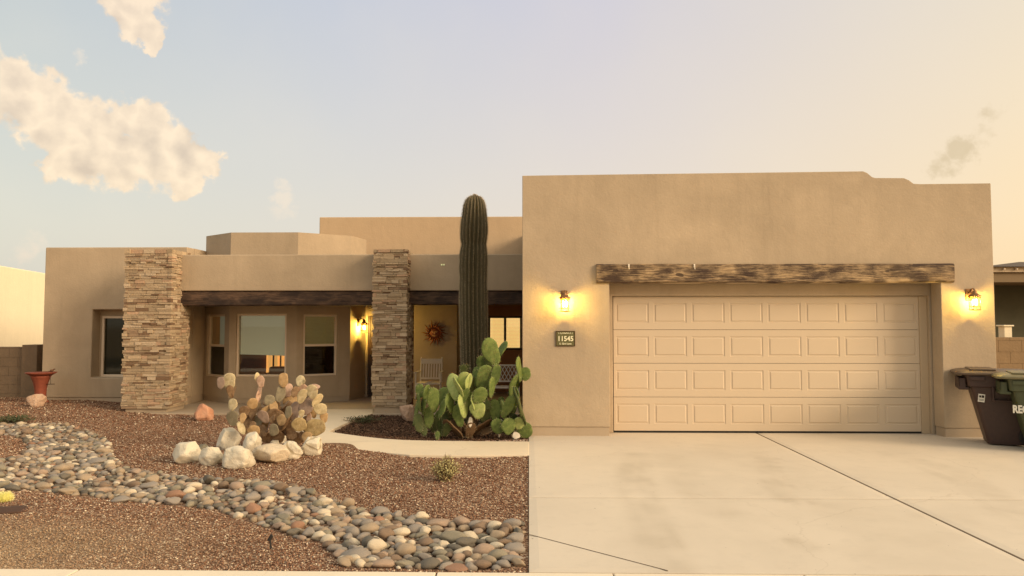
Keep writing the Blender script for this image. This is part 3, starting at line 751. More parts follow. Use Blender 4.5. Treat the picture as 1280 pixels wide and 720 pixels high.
sb = MB(); sb.box(-.62, .62, .12, .75, .1, .42); sb.build('seat', bpy.data.materials['brown_leather'], sf, bevel=.05, seg=3)
for s in (-.72, .62):
    sb = MB(); sb.box(s, s + .1, -.12, .75, .05, .58); sb.build('armrest', bpy.data.materials['brown_leather'], sf, bevel=.03, seg=3)
def plight(name, loc, e, col, r=.02, parent=None):
    l = bpy.data.lights.new(name, 'POINT'); l.energy = e; l.color = col; l.shadow_soft_size = r
    o = bpy.data.objects.new(name, l); COL.objects.link(o); o.location = loc
    if parent: o.parent = parent
    return o
plight('room_light', (-4.9, 17.4, 2.3), 14, (1, .55, .2), .1)
# ================================================================ THINGS ON AND AROUND THE HOUSE
M['lamp_metal'] = simple('lantern_metal', (.26, .14, .06), .45, .5, .3, 40, .2)
M['bulb'] = emit('lit_bulb', (1, .80, .35), 28)
M['lglass'] = glass('lantern_glass', (1, .96, .85), .25, .1)
def lantern(loc, rz, label, energy, s=1.0):
    t = empty('wall_lantern', loc, label, 'wall lamp', 'lit lanterns on the house walls', rz)
    # local: wall at y=0, lamp toward -Y ; z=0 at lamp cage centre
    lm = M['lamp_metal']; cy = -.15
    bp_ = MB(); bp_.box(-.05, .05, -.016, -.001, .02, .20); bp_.build('back_plate', lm, t, bevel=.01)
    ar = MB(); ar.tube([(0, -.014, .14), (0, -.06, .185), (0, -.11, .195), (0, cy, .18), (0, cy, .15)], .010, 8)
    ar.tube([(0, -.014, .09), (0, -.05, .10), (0, -.07, .14), (0, -.06, .17)], .006, 6); ar.build('arm', lm, t, smooth=True)
    cp = MB(); cp.lathe([(.004, .175), (.022, .165), (.03, .15), (.034, .125), (.05, .112), (.092, .085), (.094, .075), (.0, .082)], 0, cy, 20); cp.build('cap', lm, t)
    sc_ = MB()
    for k in range(16):
        a = 2 * PI * k / 16; sc_.M = Matrix.Translation((.075 * math.cos(a), cy + .075 * math.sin(a), .066)) @ Matrix.Rotation(a, 4, 'Z'); sc_.box(-.002, .002, -.010, .010, -.012, .012)
    sc_.build('scalloped_band', lm, t)
    for k in range(4):
        a = PI / 4 + k * PI / 2; p_ = MB(); p_.tube([(.074 * math.cos(a), cy + .074 * math.sin(a), -.12), (.074 * math.cos(a), cy + .074 * math.sin(a), .08)], .0045, 6); p_.build('post', lm, t)
    rg = MB()
    for z in (.055, -.075):
        rg.tube([(.075 * math.cos(a), cy + .075 * math.sin(a), z) for a in np.linspace(0, 2 * PI, 25)], .0035, 6)
    rg.build('ring', lm, t)
    bs = MB(); bs.lathe([(.0, -.135), (.03, -.133), (.078, -.125), (.08, -.115), (.03, -.11), (0, -.108)], 0, cy, 20); bs.build('base', lm, t)
    gl = MB(); n = 20
    vs = [(.062 * math.cos(2 * PI * k / n), cy + .062 * math.sin(2 * PI * k / n), z) for z in (-.105, .06) for k in range(n)]
    gl.add(vs, [(k, (k + 1) % n, n + (k + 1) % n, n + k) for k in range(n)]); gl.build('glass', M['lglass'], t, smooth=True)
    bu = MB()
    for x in (-.022, .022): bu.lathe([(.003, -.06), (.012, -.04), (.016, -.005), (.011, .022), (.002, .04)], x, cy, 10)
    bu.build('bulb', M['bulb'], t, smooth=True)
    plight('lantern_light', (0, cy, -.0), energy, (1, .66, .15), .035, t)
    return t
q = W(706, 379, GY - .15); lantern((q.x, GY, q.z), 0, 'lit bronze lantern on the garage wall above the house number sign', 66)
q = W(1218.5, 377, GY - .15); lantern((q.x, GY, q.z), 0, 'lit bronze lantern on the garage wall above the trash carts', 66)
# porch lantern on the wall facing +X
a_ = math.atan2(P[5][1] - P[4][1], P[5][0] - P[4][0])
pw = Vector((-3.915, 16.9, 0)); ql = W(455, 409, 16.9)
lantern((pw.x, pw.y, ql.z), a_, 'lit lantern on the porch wall by the dark front door', 120)

# house number sign
q0, q1 = W(695, 432.5, GY - .01), W(718.5, 414, GY - .01)
sg = empty('house_sign', ((q0.x + q1.x) / 2, GY, (q0.z + q1.z) / 2), 'small olive house number plaque reading 11545 below the lantern', 'sign')
hw, hh = (q1.x - q0.x) / 2, (q1.z - q0.z) / 2
s_ = MB(); s_.box(-hw, hw, -.014, -.001, -hh, hh); s_.build('plaque', M['sign'], sg, bevel=.004)
s_ = MB(); s_.add(*frame_geo(-hw - .004, hw + .004, -hh - .004, hh + .004, -.019, -.0015, .012)); s_.build('border', M['bronze'], sg, bevel=.002)
def text(txt, size, loc, mat, parent, name='lettering', rot=(PI / 2, 0, 0), ex=.0015, sx=1, bold=0.0, align='CENTER'):
    cu = bpy.data.curves.new(name, 'FONT'); cu.body = txt; cu.size = size; cu.extrude = ex; cu.align_x = align; cu.align_y = 'CENTER'; cu.offset = bold
    tmp = bpy.data.objects.new('tmp', cu); COL.objects.link(tmp)
    me = bpy.data.meshes.new_from_object(tmp.evaluated_get(bpy.context.evaluated_depsgraph_get()))
    bpy.data.objects.remove(tmp); me.name = name
    o = bpy.data.objects.new(name, me); COL.objects.link(o); me.materials.clear(); me.materials.append(mat)
    o.location = loc; o.rotation_euler = rot; o.scale = (sx, 1, 1); o.parent = parent; return o
text('11545', .105, (0, -.017, -.004), M['sign_text'], sg, sx=.93, bold=.0025)
text('E. 33rd Lane', .036, (0, -.017, -hh + .034), M['sign_text'], sg, bold=.0008)
orn = MB()
for k in range(-4, 5):
    w_ = .011 * (1 - abs(k) / 7); orn.M = Matrix.Translation((k * .026, -.016, hh - .032 + .004 * (k % 2))) @ Matrix.Rotation(.5 * k, 4, 'Y'); orn.box(-.014, .014, -.002, .001, -w_ * .5, w_ * .5)
orn.build('ornament', M['sign_text'], sg)

# metal sun face
q = W(543.3, 416.5, EY - .03); sn = empty('sun_ornament', (q.x, EY, q.z), 'dark red metal sun face with wavy rays hanging on the lit porch wall', 'wall ornament')
n = 20; ry = MB()
for k in range(n):
    a = 2 * PI * k / n; L_ = .32 if k % 2 == 0 else .25; pts = []
    for i in range(6):
        t = i / 5; r = .135 + (L_ - .135) * t; aa = a + .07 * math.sin(t * 6); pts.append((r * math.cos(aa), -.03 + .01 * t, r * math.sin(aa)))
    ry.tube(pts, [.024 * (1 - .95 * i / 5) + .001 for i in range(6)], 6)
ry.build('rays', M['sun_copper'], sn, smooth=True)
fa = MB(); fa.lathe([(.0, .062), (.05, .058), (.10, .042), (.13, .018), (.14, 0)], n=28); fo = fa.build('face', M['sun_copper'], sn, smooth=True); fo.rotation_euler = (PI / 2, 0, 0)
ri = MB(); ri.tube([(.145 * math.cos(a), -.022, .145 * math.sin(a)) for a in np.linspace(0, 2 * PI, 33)], .012, 6); ri.build('rim', M['sun_pale'], sn, smooth=True)
fe = MB()
fe.tube([(0, -.06, .04), (0, -.085, 0), (0, -.08, -.02)], [.008, .014, .016], 8)
for s in (-1, 1):
    fe.tube([(s * .02, -.066, .045), (s * .05, -.062, .052), (s * .075, -.052, .04)], [.006, .008, .005], 6); fe.tube([(s * .028, -.066, .022), (s * .06, -.06, .022)], [.009, .007], 6)
fe.tube([(-.045, -.058, -.055), (0, -.068, -.065), (.045, -.058, -.055)], [.006, .014, .006], 6)
fe.build('features', M['sun_pale'], sn, smooth=True)

# rocking chair
def rocking_chair(loc, rz):
    t = empty('rocking_chair', loc, 'pale slatted wooden rocking chair under the metal sun face', 'rocking chair', rz=rz)
    w = M['white_paint']; H_ = .93
    for s in (-1, 1):
        p_ = MB(); p_.tube([(s * .235, .22, .08), (s * .235, .26, .45), (s * .235, .36, H_ + .02)], [.017, .018, .015], 8); p_.build('back_post', w, t)
        p_ = MB(); p_.tube([(s * .27, -.24, .07), (s * .27, -.24, .62)], .017, 8); p_.build('leg', w, t)
        p_ = MB(); p_.M = Matrix.Translation((s * .27, 0, .635)); p_.box(-.035, .035, -.30, .28, -.012, .012); p_.build('armrest', w, t, bevel=.008)
        p_ = MB(); p_.tube([(s * .25, -.42 + .1 * i, .03 + ((i - 5) ** 2) * .0032 - .01) for i in range(11)], .016, 6); p_.build('rocker', w, t)
    p_ = MB(); p_.box(-.25, .25, .335, .365, H_ - .13, H_ - .015); p_.build('top_rail', w, t, bevel=.01)
    p_ = MB(); p_.box(-.24, .24, .25, .275, .46, .50); p_.build('back_rail', w, t, bevel=.005)
    for k in range(7):
        x = -.18 + .06 * k; p_ = MB(); p_.add([(x - .015, .262, .49), (x + .015, .262, .49), (x + .015, .345, H_ - .12), (x - .015, .345, H_ - .12), (x - .015, .272, .49), (x + .015, .272, .49), (x + .015, .355, H_ - .12), (x - .015, .355, H_ - .12)],
                                              [(0, 1, 2, 3), (7, 6, 5, 4), (0, 4, 5, 1), (2, 6, 7, 3), (1, 5, 6, 2), (0, 3, 7, 4)]); p_.build('slat', w, t)
    p_ = MB(); p_.box(-.27, .27, -.27, .24, .38, .41); p_.build('seat', w, t, bevel=.01)
    for y in (-.24, .22):
        p_ = MB(); p_.tube([(-.25, y, .2), (.25, y, .2)], .012, 6); p_.build('stretcher', w, t)
    return t
q = W(539.5, 455, 16.75); rocking_chair((q.x, 16.4, 0.0), 0)

# bench with lattice back
q = W(650, 458, 15.9); bxr = -.22; bxl = -1.40
bn = empty('garden_bench', ((bxr + bxl) / 2, 15.9, 0), 'white garden bench with lattice back panel in the porch recess', 'bench')
hw = (bxr - bxl) / 2; bt = W(635, 457.5, 15.95).z; bl_ = W(635, 475.5, 15.95).z; bs_ = W(635, 483.5, 15.6).z
w = M['white_paint']
for s in (-1, 1):
    p_ = MB(); p_.box(s * hw - .025, s * hw + .025, .0, .05, 0, bt - .001); p_.build('back_post', w, bn, bevel=.005)
    p_ = MB(); p_.box(s * hw - .025, s * hw + .025, -.48, -.43, 0, bs_ + .22); p_.build('leg', w, bn, bevel=.005)
    p_ = MB(); p_.box(s * hw - .035, s * hw + .035, -.50, -.003, bs_ + .222, bs_ + .25); p_.build('armrest', w, bn, bevel=.005)
p_ = MB(); p_.box(-hw - .02, hw + .02, -.005, .055, bt, bt + .035); p_.build('top_rail', w, bn, bevel=.005)
p_ = MB(); p_.box(-hw + .026, hw - .026, .01, .045, bl_ - .03, bl_); p_.build('back_rail', w, bn, bevel=.003)
lx0 = W(626, 465, 15.95).x - bn.location.x; lx1 = W(645, 465, 15.95).x - bn.location.x
p_ = MB(); dx = (lx1 - lx0) / 2; dzz = bt - bl_
for k in range(2):
    a, b_ = lx0 + k * dx, lx0 + (k + 1) * dx
    for (u, v) in (((a, bl_), (b_, bt)), ((a, bt), (b_, bl_)), ((a, (bl_ + bt) / 2), ((a + b_) / 2, bt)), ((a, (bl_ + bt) / 2), ((a + b_) / 2, bl_)), (((a + b_) / 2, bt), (b_, (bl_ + bt) / 2)), (((a + b_) / 2, bl_), (b_, (bl_ + bt) / 2))):
        p_.tube([(u[0], .027, u[1]), (v[0], .027, v[1])], .010, 4)
p_.build('lattice_panel', w, bn)
for x in (lx0 - .02, lx1 + .02):
    p_ = MB(); p_.box(x - .014, x + .014, .012, .042, bl_, bt - .001); p_.build('upright', w, bn)
for k in range(9):
    x = -hw + .06 + k * (lx0 + hw - .12) / 8; p_ = MB(); p_.box(x - .012, x + .012, .018, .038, bl_, bt - .001); p_.build('back_slat', w, bn)
p_ = MB()
for k in range(5): p_.box(-hw - .02, hw + .02, -.47 + k * .095, -.47 + k * .095 + .08, bs_ - .02, bs_ + .005)
p_.build('seat', w, bn, bevel=.004)

# bird bath
q = G(52, 504, .08); q = Vector((W(51, 480, 15.0).x, 15.0, 0)); gz = Hs(q.x, q.y); bz = W(50, 465.5, 15).z - gz
bb = empty('bird_bath', (q.x, q.y, gz), 'terracotta bird bath with flared pedestal beside the block wall', 'bird bath')
p_ = MB(); p_.lathe([(.16, -.02), (.155, .02), (.12, .06), (.105, .16), (.11, .28), (.135, .40), (.175, bz - .10), (.19, bz - .07)], n=28, fn=lambda a, z: 1 + .02 * math.sin(9 * a)); p_.build('pedestal', M['terracotta'], bb, smooth=True)
p_ = MB(); p_.lathe([(.10, bz - .07), (.19, bz - .065), (.25, bz - .03), (.29, bz - .005), (.285, bz + .004), (.24, bz - .015), (.12, bz - .035), (.0, bz - .04)], n=36, fn=lambda a, z: 1 + .012 * math.sin(11 * a)); p_.build('bowl', M['terracotta'], bb, smooth=True)
bi = MB(); bi.tube([(.175, 0, bz + .02), (.205, 0, bz + .035), (.24, 0, bz + .045), (.262, 0, bz + .06)], [.008, .026, .024, .012], 8); bi.tube([(.255, 0, bz + .06), (.275, 0, bz + .068), (.30, 0, bz + .062)], [.014, .016, .002], 8); bi.tube([(.175, 0, bz + .02), (.14, 0, bz + .03)], [.008, .003], 5)
bi.tube([(.215, 0, bz - .005), (.215, 0, bz + .03)], .004, 5); bi.build('bird_figurine', simple('brown_clay', (.16, .09, .05), .8), bb, smooth=True)
wi = MB(); wi.tube([(.19, -.02, bz - .06), (.215, -.02, bz - .14), (.215, -.02, bz - .235)], .004, 5); wi.tube([(.13, -.02, bz - .24), (.30, -.02, bz - .235)], .007, 5); wi.build('perch', M['iron'], bb)

# ---- trash carts
def cart(loc, label, body, lid, width=.62, word=None, sticker=False, rz=-.43):
    t = empty('trash_cart', loc, label, 'trash cart', 'wheeled carts beside the garage', rz)
    def loop(x0, x1, y0, y1, z, r=.05, n=4):
        pts = []
        for (cx, cy, a0) in ((x1 - r, y0 + r, -PI / 2), (x1 - r, y1 - r, 0), (x0 + r, y1 - r, PI / 2), (x0 + r, y0 + r, PI)):
            for k in range(n + 1):
                a = a0 + (PI / 2) * k / n; pts.append((cx + r * math.cos(a), cy + r * math.sin(a), z))
        return pts
    w = width
    secs_ = [(.30, .74, .06, .02, .05), (.295, .745, .055, .06, .05), (.115, .80, .0, .80, .06), (.105, .80, -.002, .805, .06), (.075, .825, -.03, .815, .06), (.055, .83, -.035, .97, .06), (.05, .835, -.04, .975, .06)]
    vs = []; L0 = None
    for (x0, x1, ins, z, r) in secs_: 
        lp = loop(x0, x1, ins, w - ins, z, r); vs += lp; L0 = len(lp)
    fs = [(i * L0 + k, i * L0 + (k + 1) % L0, (i + 1) * L0 + (k + 1) % L0, (i + 1) * L0 + k) for i in range(len(secs_) - 1) for k in range(L0)] + [tuple(reversed(range(L0))), tuple(range((len(secs_) - 1) * L0, len(secs_) * L0))]
    b = MB(); b.add(vs, fs)
    # side pocket recess look: raised ribs around a scoop at the front
    b.build('body', body, t, bevel=.004)
    lp_ = MB(); lp_.box(-.03, .10, .06, w - .06, .76, .80); lp_.box(-.03, .0, .06, w - .06, .80, .93); lp_.box(-.03, .06, .06, .085, .78, .93); lp_.box(-.03, .06, w - .085, w - .06, .78, .93); lp_.build('lift_pocket', body, t, bevel=.01)
    rb = MB(); rb.box(.10, .28, -.055, -.03, .90, .955); rb.build('grip', body, t, bevel=.008)
    rb = MB()
    rb.box(.36, .385, -.05, -.002, .62, .82); rb.box(.62, .645, -.05, -.002, .62, .82); rb.box(.36, .645, -.048, -.002, .62, .64)
    rb.build('side_rib', body, t, bevel=.008)
    l = MB(); vs = []
    ls = [(-.075, .86, -.07, .975, .08), (-.085, .87, -.08, .985, .09), (-.085, .87, -.08, 1.005, .09), (-.05, .85, -.05, 1.025, .08), (.05, .80, .04, 1.045, .06)]
    for (x0, x1, ins, z, r) in ls: vs += loop(x0, x1, ins, w - ins, z, r)
    fs = [(i * L0 + k, i * L0 + (k + 1) % L0, (i + 1) * L0 + (k + 1) % L0, (i + 1) * L0 + k) for i in range(len(ls) - 1) for k in range(L0)] + [tuple(reversed(range(L0))), tuple(range((len(ls) - 1) * L0, len(ls) * L0))]
    l.add(vs, fs); lo = l.build('lid', lid, t, bevel=.004)
    pl = MB(); pl.box(.10, .42, .0, w - .02, 1.035, 1.062); pl.build('raised_panel', lid, lo, bevel=.01)
    ax = MB(); ax.tube([(.78, -.0, .14), (.78, w, .14)], .012, 8); ax.build('axle', M['iron'], t)
    for y in (-.01, w - .05):
        wh = MB(); wh.lathe([(.0, 0), (.13, 0), (.14, .012), (.14, .048), (.13, .06), (0, .06)], n=28); wo = wh.build('wheel', M['rubber'], t); wo.rotation_euler = (-PI / 2, 0, 0); wo.location = (.80, y, .14)
        hb = MB(); hb.lathe([(0, -.006), (.05, -.006), (.055, .0), (.055, .06), (.05, .066), (0, .066)], n=16); ho_ = hb.build('rim', M['letter_white'], wo)
    hd = MB(); hd.tube([(.82, .06, .93), (.93, .06, .96), (.93, w - .06, .96), (.82, w - .06, .93)], .014, 8); hd.build('handle', body, t)
    if word:
        text(word, .14, (.10, -.0, .565), M['letter_white'], t, sx=.70, bold=.006, align='LEFT', rot=(PI / 2 - .075, 0, 0), ex=.006).location.y = .012
    if sticker:
        s = MB(); s.M = Matrix.Translation((.235, .005, .655)) @ Matrix.Rotation(-.07, 4, 'X') @ Matrix.Rotation(.12, 4, 'Y'); s.box(-.04, .04, -.006, .006, -.055, .055); so_ = s.build('sticker', M['letter_white'], t)
        s = MB(); s.M = Matrix.Translation((.235, .005, .655)) @ Matrix.Rotation(-.07, 4, 'X') @ Matrix.Rotation(.12, 4, 'Y'); s.box(.0, .03, -.008, -.0065, .005, .04); s.box(-.03, -.005, -.008, -.0065, .005, .035); s.box(-.03, .03, -.008, -.0065, -.035, -.03); s.box(-.03, .03, -.008, -.0065, -.02, -.015)
        s.build('print', M['iron'], so_)
    return t
q = W(1196, 468, 10.62); c1 = cart((q.x + .085, 10.66, 0), 'dark brown trash cart with small white sticker next to the garage wall', M['bin_dark'], M['lid_brown'], .64, sticker=True)
q = W(1247, 468, 10.05); c2 = cart((q.x + .085, 10.08, 0), 'green recycling cart with white lettering standing in front of the dark cart', M['bin_green'], M['lid_olive'], .60, word='RECYCLE')
c2.scale = (1.0, 1, .985)

# ---- neighbour wall, left block wall
nb = empty('neighbor_house', (-15.7, 22, 0), 'large pale cream stucco house behind the block wall beside the wing', 'house')
a, b_ = W(-150, 310, 16.5), W(54, 341, 25.5)
z0_, z1_ = 3.45, 3.45
n = MB()
pA = Vector((W(0, 332, 22).x, 22)); pB = Vector((W(55, 341, 25.2).x, 25.2)); dd = (pB - pA).normalized(); pC = pA - dd * 9; pD = pB + dd * 8; nr = Vector((-dd.y, dd.x))
zn = (W(0, 332, 22).z + W(55, 341, 25.2).z) / 2
lp4 = [pC, pD, pD + nr * 9, pC + nr * 9]
n.prism([(p_.x + 15.7, p_.y - 22) for p_ in lp4], -.1, zn); n.build('wall', M['stucco_neigh'], nb, bevel=.03)
n = MB(); n.prism([(p_.x + 15.7, p_.y - 22) for p_ in [pC + dd * .3 + nr * .3, pD - dd * .3 + nr * .3, pD + nr * 8.7 - dd * .3, pC + nr * 8.7 + dd * .3]], zn - .002, zn + .03); n.build('roof', M['found'], nb)
def blockwall(x0, x1, y, z1, mat, name, label, course=.2, L=.4, z0=-.05, t=.2, cat='wall'):
    mb = MB(); z = z0; r = 0
    while z < z1 - .02:
        h = min(course, z1 - z); x = x0 - (L / 2 if r % 2 else 0)
        while x < x1:
            a, b = max(x, x0), min(x + L, x1)
            if b - a > .02: mb.box(a + .003, b - .003, y, y + t, z + .003, z + h - .003)
            x += L
        z += h; r += 1
    mb.box(x0 + .01, x1 - .01, y + .008, y + t - .008, z0, z1 - .01)
    o = mb.build(name, mat); return tag(o, label, cat)
wz = W(10, 433.5, 16.3).z
blockwall(-17, W(28, 440, 16.3).x - .003, 16.3, wz, M['block'], 'block_wall', 'dark brown block wall running beside the house wing')
pz = W(38, 431, 16.2).z
pl_ = MB(); pl_.box(W(28, 440, 16.2).x, W(47, 440, 16.2).x, 16.18, 16.6, -.05, pz)
tag(pl_.build('wall_pillar', M['block'], bevel=.008), 'square block pillar at the end of the dark block wall', 'pillar')
bk_ = MB(); bk_.box(W(47, 440, 16.2).x + .003, WX0 - .01, 16.45, 16.55, -.05, pz - .02)  # dark strip put in for the dim gap between pillar and house
tag(bk_.build('gap_strip', M['door_brown'], bevel=.005), 'narrow dark strip filling the gate between block pillar and house', 'gap')

# ---- right neighbour
blockwall(GX1 + .01, 16, 15.4, W(1262, 421.5, 15.4).z, M['block2'], 'block_wall', 'tan block wall behind the trash carts', .235, .47)
gp_ = MB(); q0, q1 = W(1250, 421, 15.9), W(1259, 408, 15.9)
gp_.box(q0.x, q1.x, 15.75, 15.95, 0, q1.z); gp_.box(q0.x - .03, q1.x + .03, 15.72, 15.98, q1.z, q1.z + .03)
tag(gp_.build('gate_post', M['stucco_neigh'], bevel=.006), 'pale square post standing just behind the tan block wall', 'post')
hr = empty('neighbor_house', (12, 22, 0), 'olive brown house with deep shaded eaves beyond the tan block wall', 'house')
def L_(v): return (v.x - 12, v.y - 22, v.z)
n = MB(); n.box(-.35, 14, 0, 8, 0, W(1262, 352, 22).z); n.build('wall', M['olive_wall'], hr)
e0 = W(1246, 338, 20.3)
n = MB(); n.box(e0.x - 12 - .3, 14, -1.7, 0, e0.z - .32, e0.z); n.build('eave', M['eave'], hr)
n = MB(); n.box(e0.x - 12 - .3, 14, -1.78, -1.705, e0.z - .05, e0.z + .09); n.build('fascia', M['trimc'], hr)
n = MB(); rz_ = e0.z + .09; n.add([(e0.x - 12 - .5, -1.9, rz_), (14, -1.9, rz_), (14, 8.3, rz_), (e0.x - 12 - .5, 8.3, rz_), (4.5, 3.2, rz_ + .55), (10, 3.2, rz_ + .55)], [(0, 1, 5, 4), (1, 2, 5), (2, 3, 4, 5), (3, 0, 4), (3, 2, 1, 0)])
n.build('roof', M['rooftile'], hr)
for k in range(3):
    n = MB(); x = e0.x - 12 + .12 + .33 * k; n.lathe([(.0, 0), (.03, .01), (.035, .04), (.0, .07)], x, -1.82, 10); o = n.build('eave_light', M['frame'], hr); o.location.z = e0.z + .0
# ================================================================ PLANTS AND ROCKS
# ---- saguaro
SY = 12.85; sb_ = W(592, 500, SY); sx = sb_.x; s_top = W(592, 243, SY).z
ppm = F / SY
sag_prof_px = [(243, 1.5), (244, 6), (246, 9), (250, 12), (256, 14), (268, 15.6), (280, 17), (292, 17.3), (300, 16.4), (305, 15.4), (309, 16.2), (318, 17.4), (335, 17.6), (350, 17.0), (365, 17.3), (400, 17.2), (440, 16.6), (480, 15.8), (505, 15.0), (526, 14.5)]
NR = 21
def sag_r(z):
    py = 406 - (z - CAMZ) * F / SY
    for (a, ra), (b, rb) in zip(sag_prof_px[:-1], sag_prof_px[1:]):
        if a <= py <= b: return (ra + (rb - ra) * (py - a) / (b - a)) / ppm
    return sag_prof_px[0][1] / ppm if py < 243 else sag_prof_px[-1][1] / ppm
sg_ = empty('saguaro_cactus', (sx, SY, -.04), 'tall ribbed saguaro cactus column in the planting bed before the porch', 'cactus')
def sag_off(z): return .012 * math.sin(z * 1.9) , .008 * math.sin(z * 2.6 + 1)
m = MB(); nz_ = 120; na = NR * 8; vs = []
def rib(a, z):
    w = .5 + .5 * math.cos(NR * a + .35 * math.sin(z * 1.1)); return w
for i in range(nz_ + 1):
    t = i / nz_; z = (s_top) * (t if t < .8 else .8 + .2 * math.sin((t - .8) / .2 * PI / 2))
    r = sag_r(z); ox, oy = sag_off(z)
    for k in range(na):
        a = 2 * PI * k / na
        rr = r * (.80 + .20 * rib(a, z) ** .8) * (1 + .012 * math.sin(z * 23 + a * 3))
        vs.append((ox + rr * math.cos(a), oy + rr * math.sin(a), z + .04))
fs = [(i * na + k, i * na + (k + 1) % na, (i + 1) * na + (k + 1) % na, (i + 1) * na + k) for i in range(nz_) for k in range(na)] + [tuple(range(nz_ * na, nz_ * na + na))]
m.add(vs, fs)
ms, nt, b = nmat('saguaro_skin'); p = geo_pos(nt)
c = mix(nt, (.050, .044, .018), (.092, .076, .034), noise(nt, 3.5, 6, .65, mapping(nt, p, (1, 1, .5))))
c = mix(nt, c, (.13, .085, .045), math_(nt, 'MULTIPLY', math_(nt, 'MULTIPLY_ADD', noise(nt, 14, 5, .6, p), 4, -2.1, True), .6))
nt.links.new(c, b.inputs['Base Color']); b.inputs['Roughness'].default_value = .65; bump(nt, b, noise(nt, 60, 4, .6, p), .35, .006)
m.build('trunk', ms, sg_, smooth=True)
# spines: tiny star clusters on every rib
sv = []; sf_ = []
for k in range(NR):
    z = .1
    while z < s_top - .005:
        a = (2 * PI * k - .35 * math.sin(z * 1.1)) / NR; r = sag_r(z); ox, oy = sag_off(z)
        c0 = Vector((ox + r * math.cos(a), oy + r * math.sin(a), z + .04)); nrm = Vector((math.cos(a), math.sin(a), .3 if z > s_top - .3 else 0)).normalized()
        tg = Vector((-math.sin(a), math.cos(a), 0))
        for q_ in range(7):
            an = q_ * .9 + random.random(); sp_ = random.uniform(.3, 1.1)
            d = (nrm * random.uniform(.5, 1) + (tg * math.cos(an) + Vector((0, 0, 1)) * math.sin(an)) * sp_).normalized(); L_s = random.uniform(.02, .042)
            s_ = d.orthogonal().normalized() * .0019; o_ = len(sv)
            sv += [tuple(c0 - s_), tuple(c0 + s_), tuple(c0 + d * L_s)]; sf_.append((o_, o_ + 1, o_ + 2))
        z += random.uniform(.022, .03)
spm = simple('cactus_spines', (.42, .33, .20), .7, 0, .2, 30, 0)
MB().add(sv, sf_).build('spines', spm, sg_)

# ---- prickly pears
def padmat(name, col, col2, edge=.3, dots=55):
    m, nt, b = nmat(name); p = coord(nt)
    n1 = noise(nt, 16, 7, .7, p)
    c = mix(nt, col, col2, math_(nt, 'MULTIPLY_ADD', math_(nt, 'SUBTRACT', n1, .5), 3.4, .45, True))
    sc2 = noise(nt, 7, 6, .7, p, 1.5); c = mix(nt, c, tuple(x * .5 + y * .5 for x, y in zip(col, (.22, .15, .08))), math_(nt, 'MULTIPLY', math_(nt, 'MULTIPLY_ADD', math_(nt, 'SUBTRACT', sc2, .55), 7, 0, True), .55))
    vo = nt.nodes.new('ShaderNodeTexVoronoi'); vo.inputs['Scale'].default_value = dots; vo.inputs['Randomness'].default_value = .35; nt.links.new(p, vo.inputs['Vector'])
    c = mix(nt, c, (.12, .07, .035), math_(nt, 'MULTIPLY', math_(nt, 'LESS_THAN', vo.outputs['Distance'], .26), .75))
    nt.links.new(c, b.inputs['Base Color']); b.inputs['Roughness'].default_value = .68; b.inputs['Specular IOR Level'].default_value = .25
    h = math_(nt, 'ADD', math_(nt, 'MULTIPLY', math_(nt, 'LESS_THAN', vo.outputs['Distance'], .2), .6), n1)
    bump(nt, b, h, .5, .006); return m
PM = {
 'green': padmat('pad_green', (.075, .115, .028), (.17, .22, .06), dots=34), 'bright': padmat('pad_lit', (.26, .34, .10), (.40, .44, .17), dots=34), 'dark': padmat('pad_dark', (.05, .075, .022), (.09, .10, .035), dots=34),  # light on pads put into a brighter green; back pads get a darker one
 'brown': padmat('pad_brown', (.10, .055, .025), (.16, .10, .05), dots=34),
 'Y': padmat('pad_cream', (.44, .36, .20), (.66, .56, .36)), 'P': padmat('pad_pink', (.42, .27, .19), (.60, .43, .32)), 'T': padmat('pad_tan', (.36, .23, .105), (.52, .36, .19)),
 'B': padmat('pad_bark', (.15, .085, .045), (.34, .23, .13)), 'V': padmat('pad_mauve', (.22, .155, .12), (.31, .23, .18)), 'O': padmat('pad_ochre', (.28, .205, .09), (.44, .34, .18)), 'G': padmat('pad_grey', (.22, .19, .12), (.32, .27, .18)),
 'W': simple('pale_wood', (.75, .68, .56), .7)}
def pad_mesh(w, h, th, seed):
    """obovate pad standing in the XZ plane, base at origin-ish, centred at 0"""
    rnd = random.Random(seed); nu, nv = 22, 9; vs = []; fs = []
    bend = rnd.uniform(-.10, .10); k1, k2 = rnd.uniform(0, 6), rnd.uniform(0, 6)
    for j in range(nv + 1):
        ph = PI * j / nv                       # 0 front pole (+y) .. back pole
        for i in range(nu):
            a = 2 * PI * i / nu
            rx = w / 2 * (1 + .07 * math.sin(2 * a + k1) + .05 * math.sin(3 * a + k2) + .035 * math.sin(5 * a + k2) + .02 * math.sin(9 * a + k1)); rz = h / 2 * (1 + .03 * math.sin(3 * a + k1))
            s = max(0, math.sin(ph)) ** .38
            z = rz * math.sin(a) * s; x = rx * math.cos(a) * s * (1 + .28 * math.sin(a) * (.75 if h > w * 1.15 else .2)); 
            y = th / 2 * math.copysign(abs(math.cos(ph)) ** .75, math.cos(ph)) + bend * (z / h) ** 2 * h + .02 * w * math.sin(3 * a + k2) * s
            vs.append((x, y, z))
    for j in range(nv):
        for i in range(nu): fs.append((j * nu + i, j * nu + (i + 1) % nu, (j + 1) * nu + (i + 1) % nu, (j + 1) * nu + i))
    return vs, fs
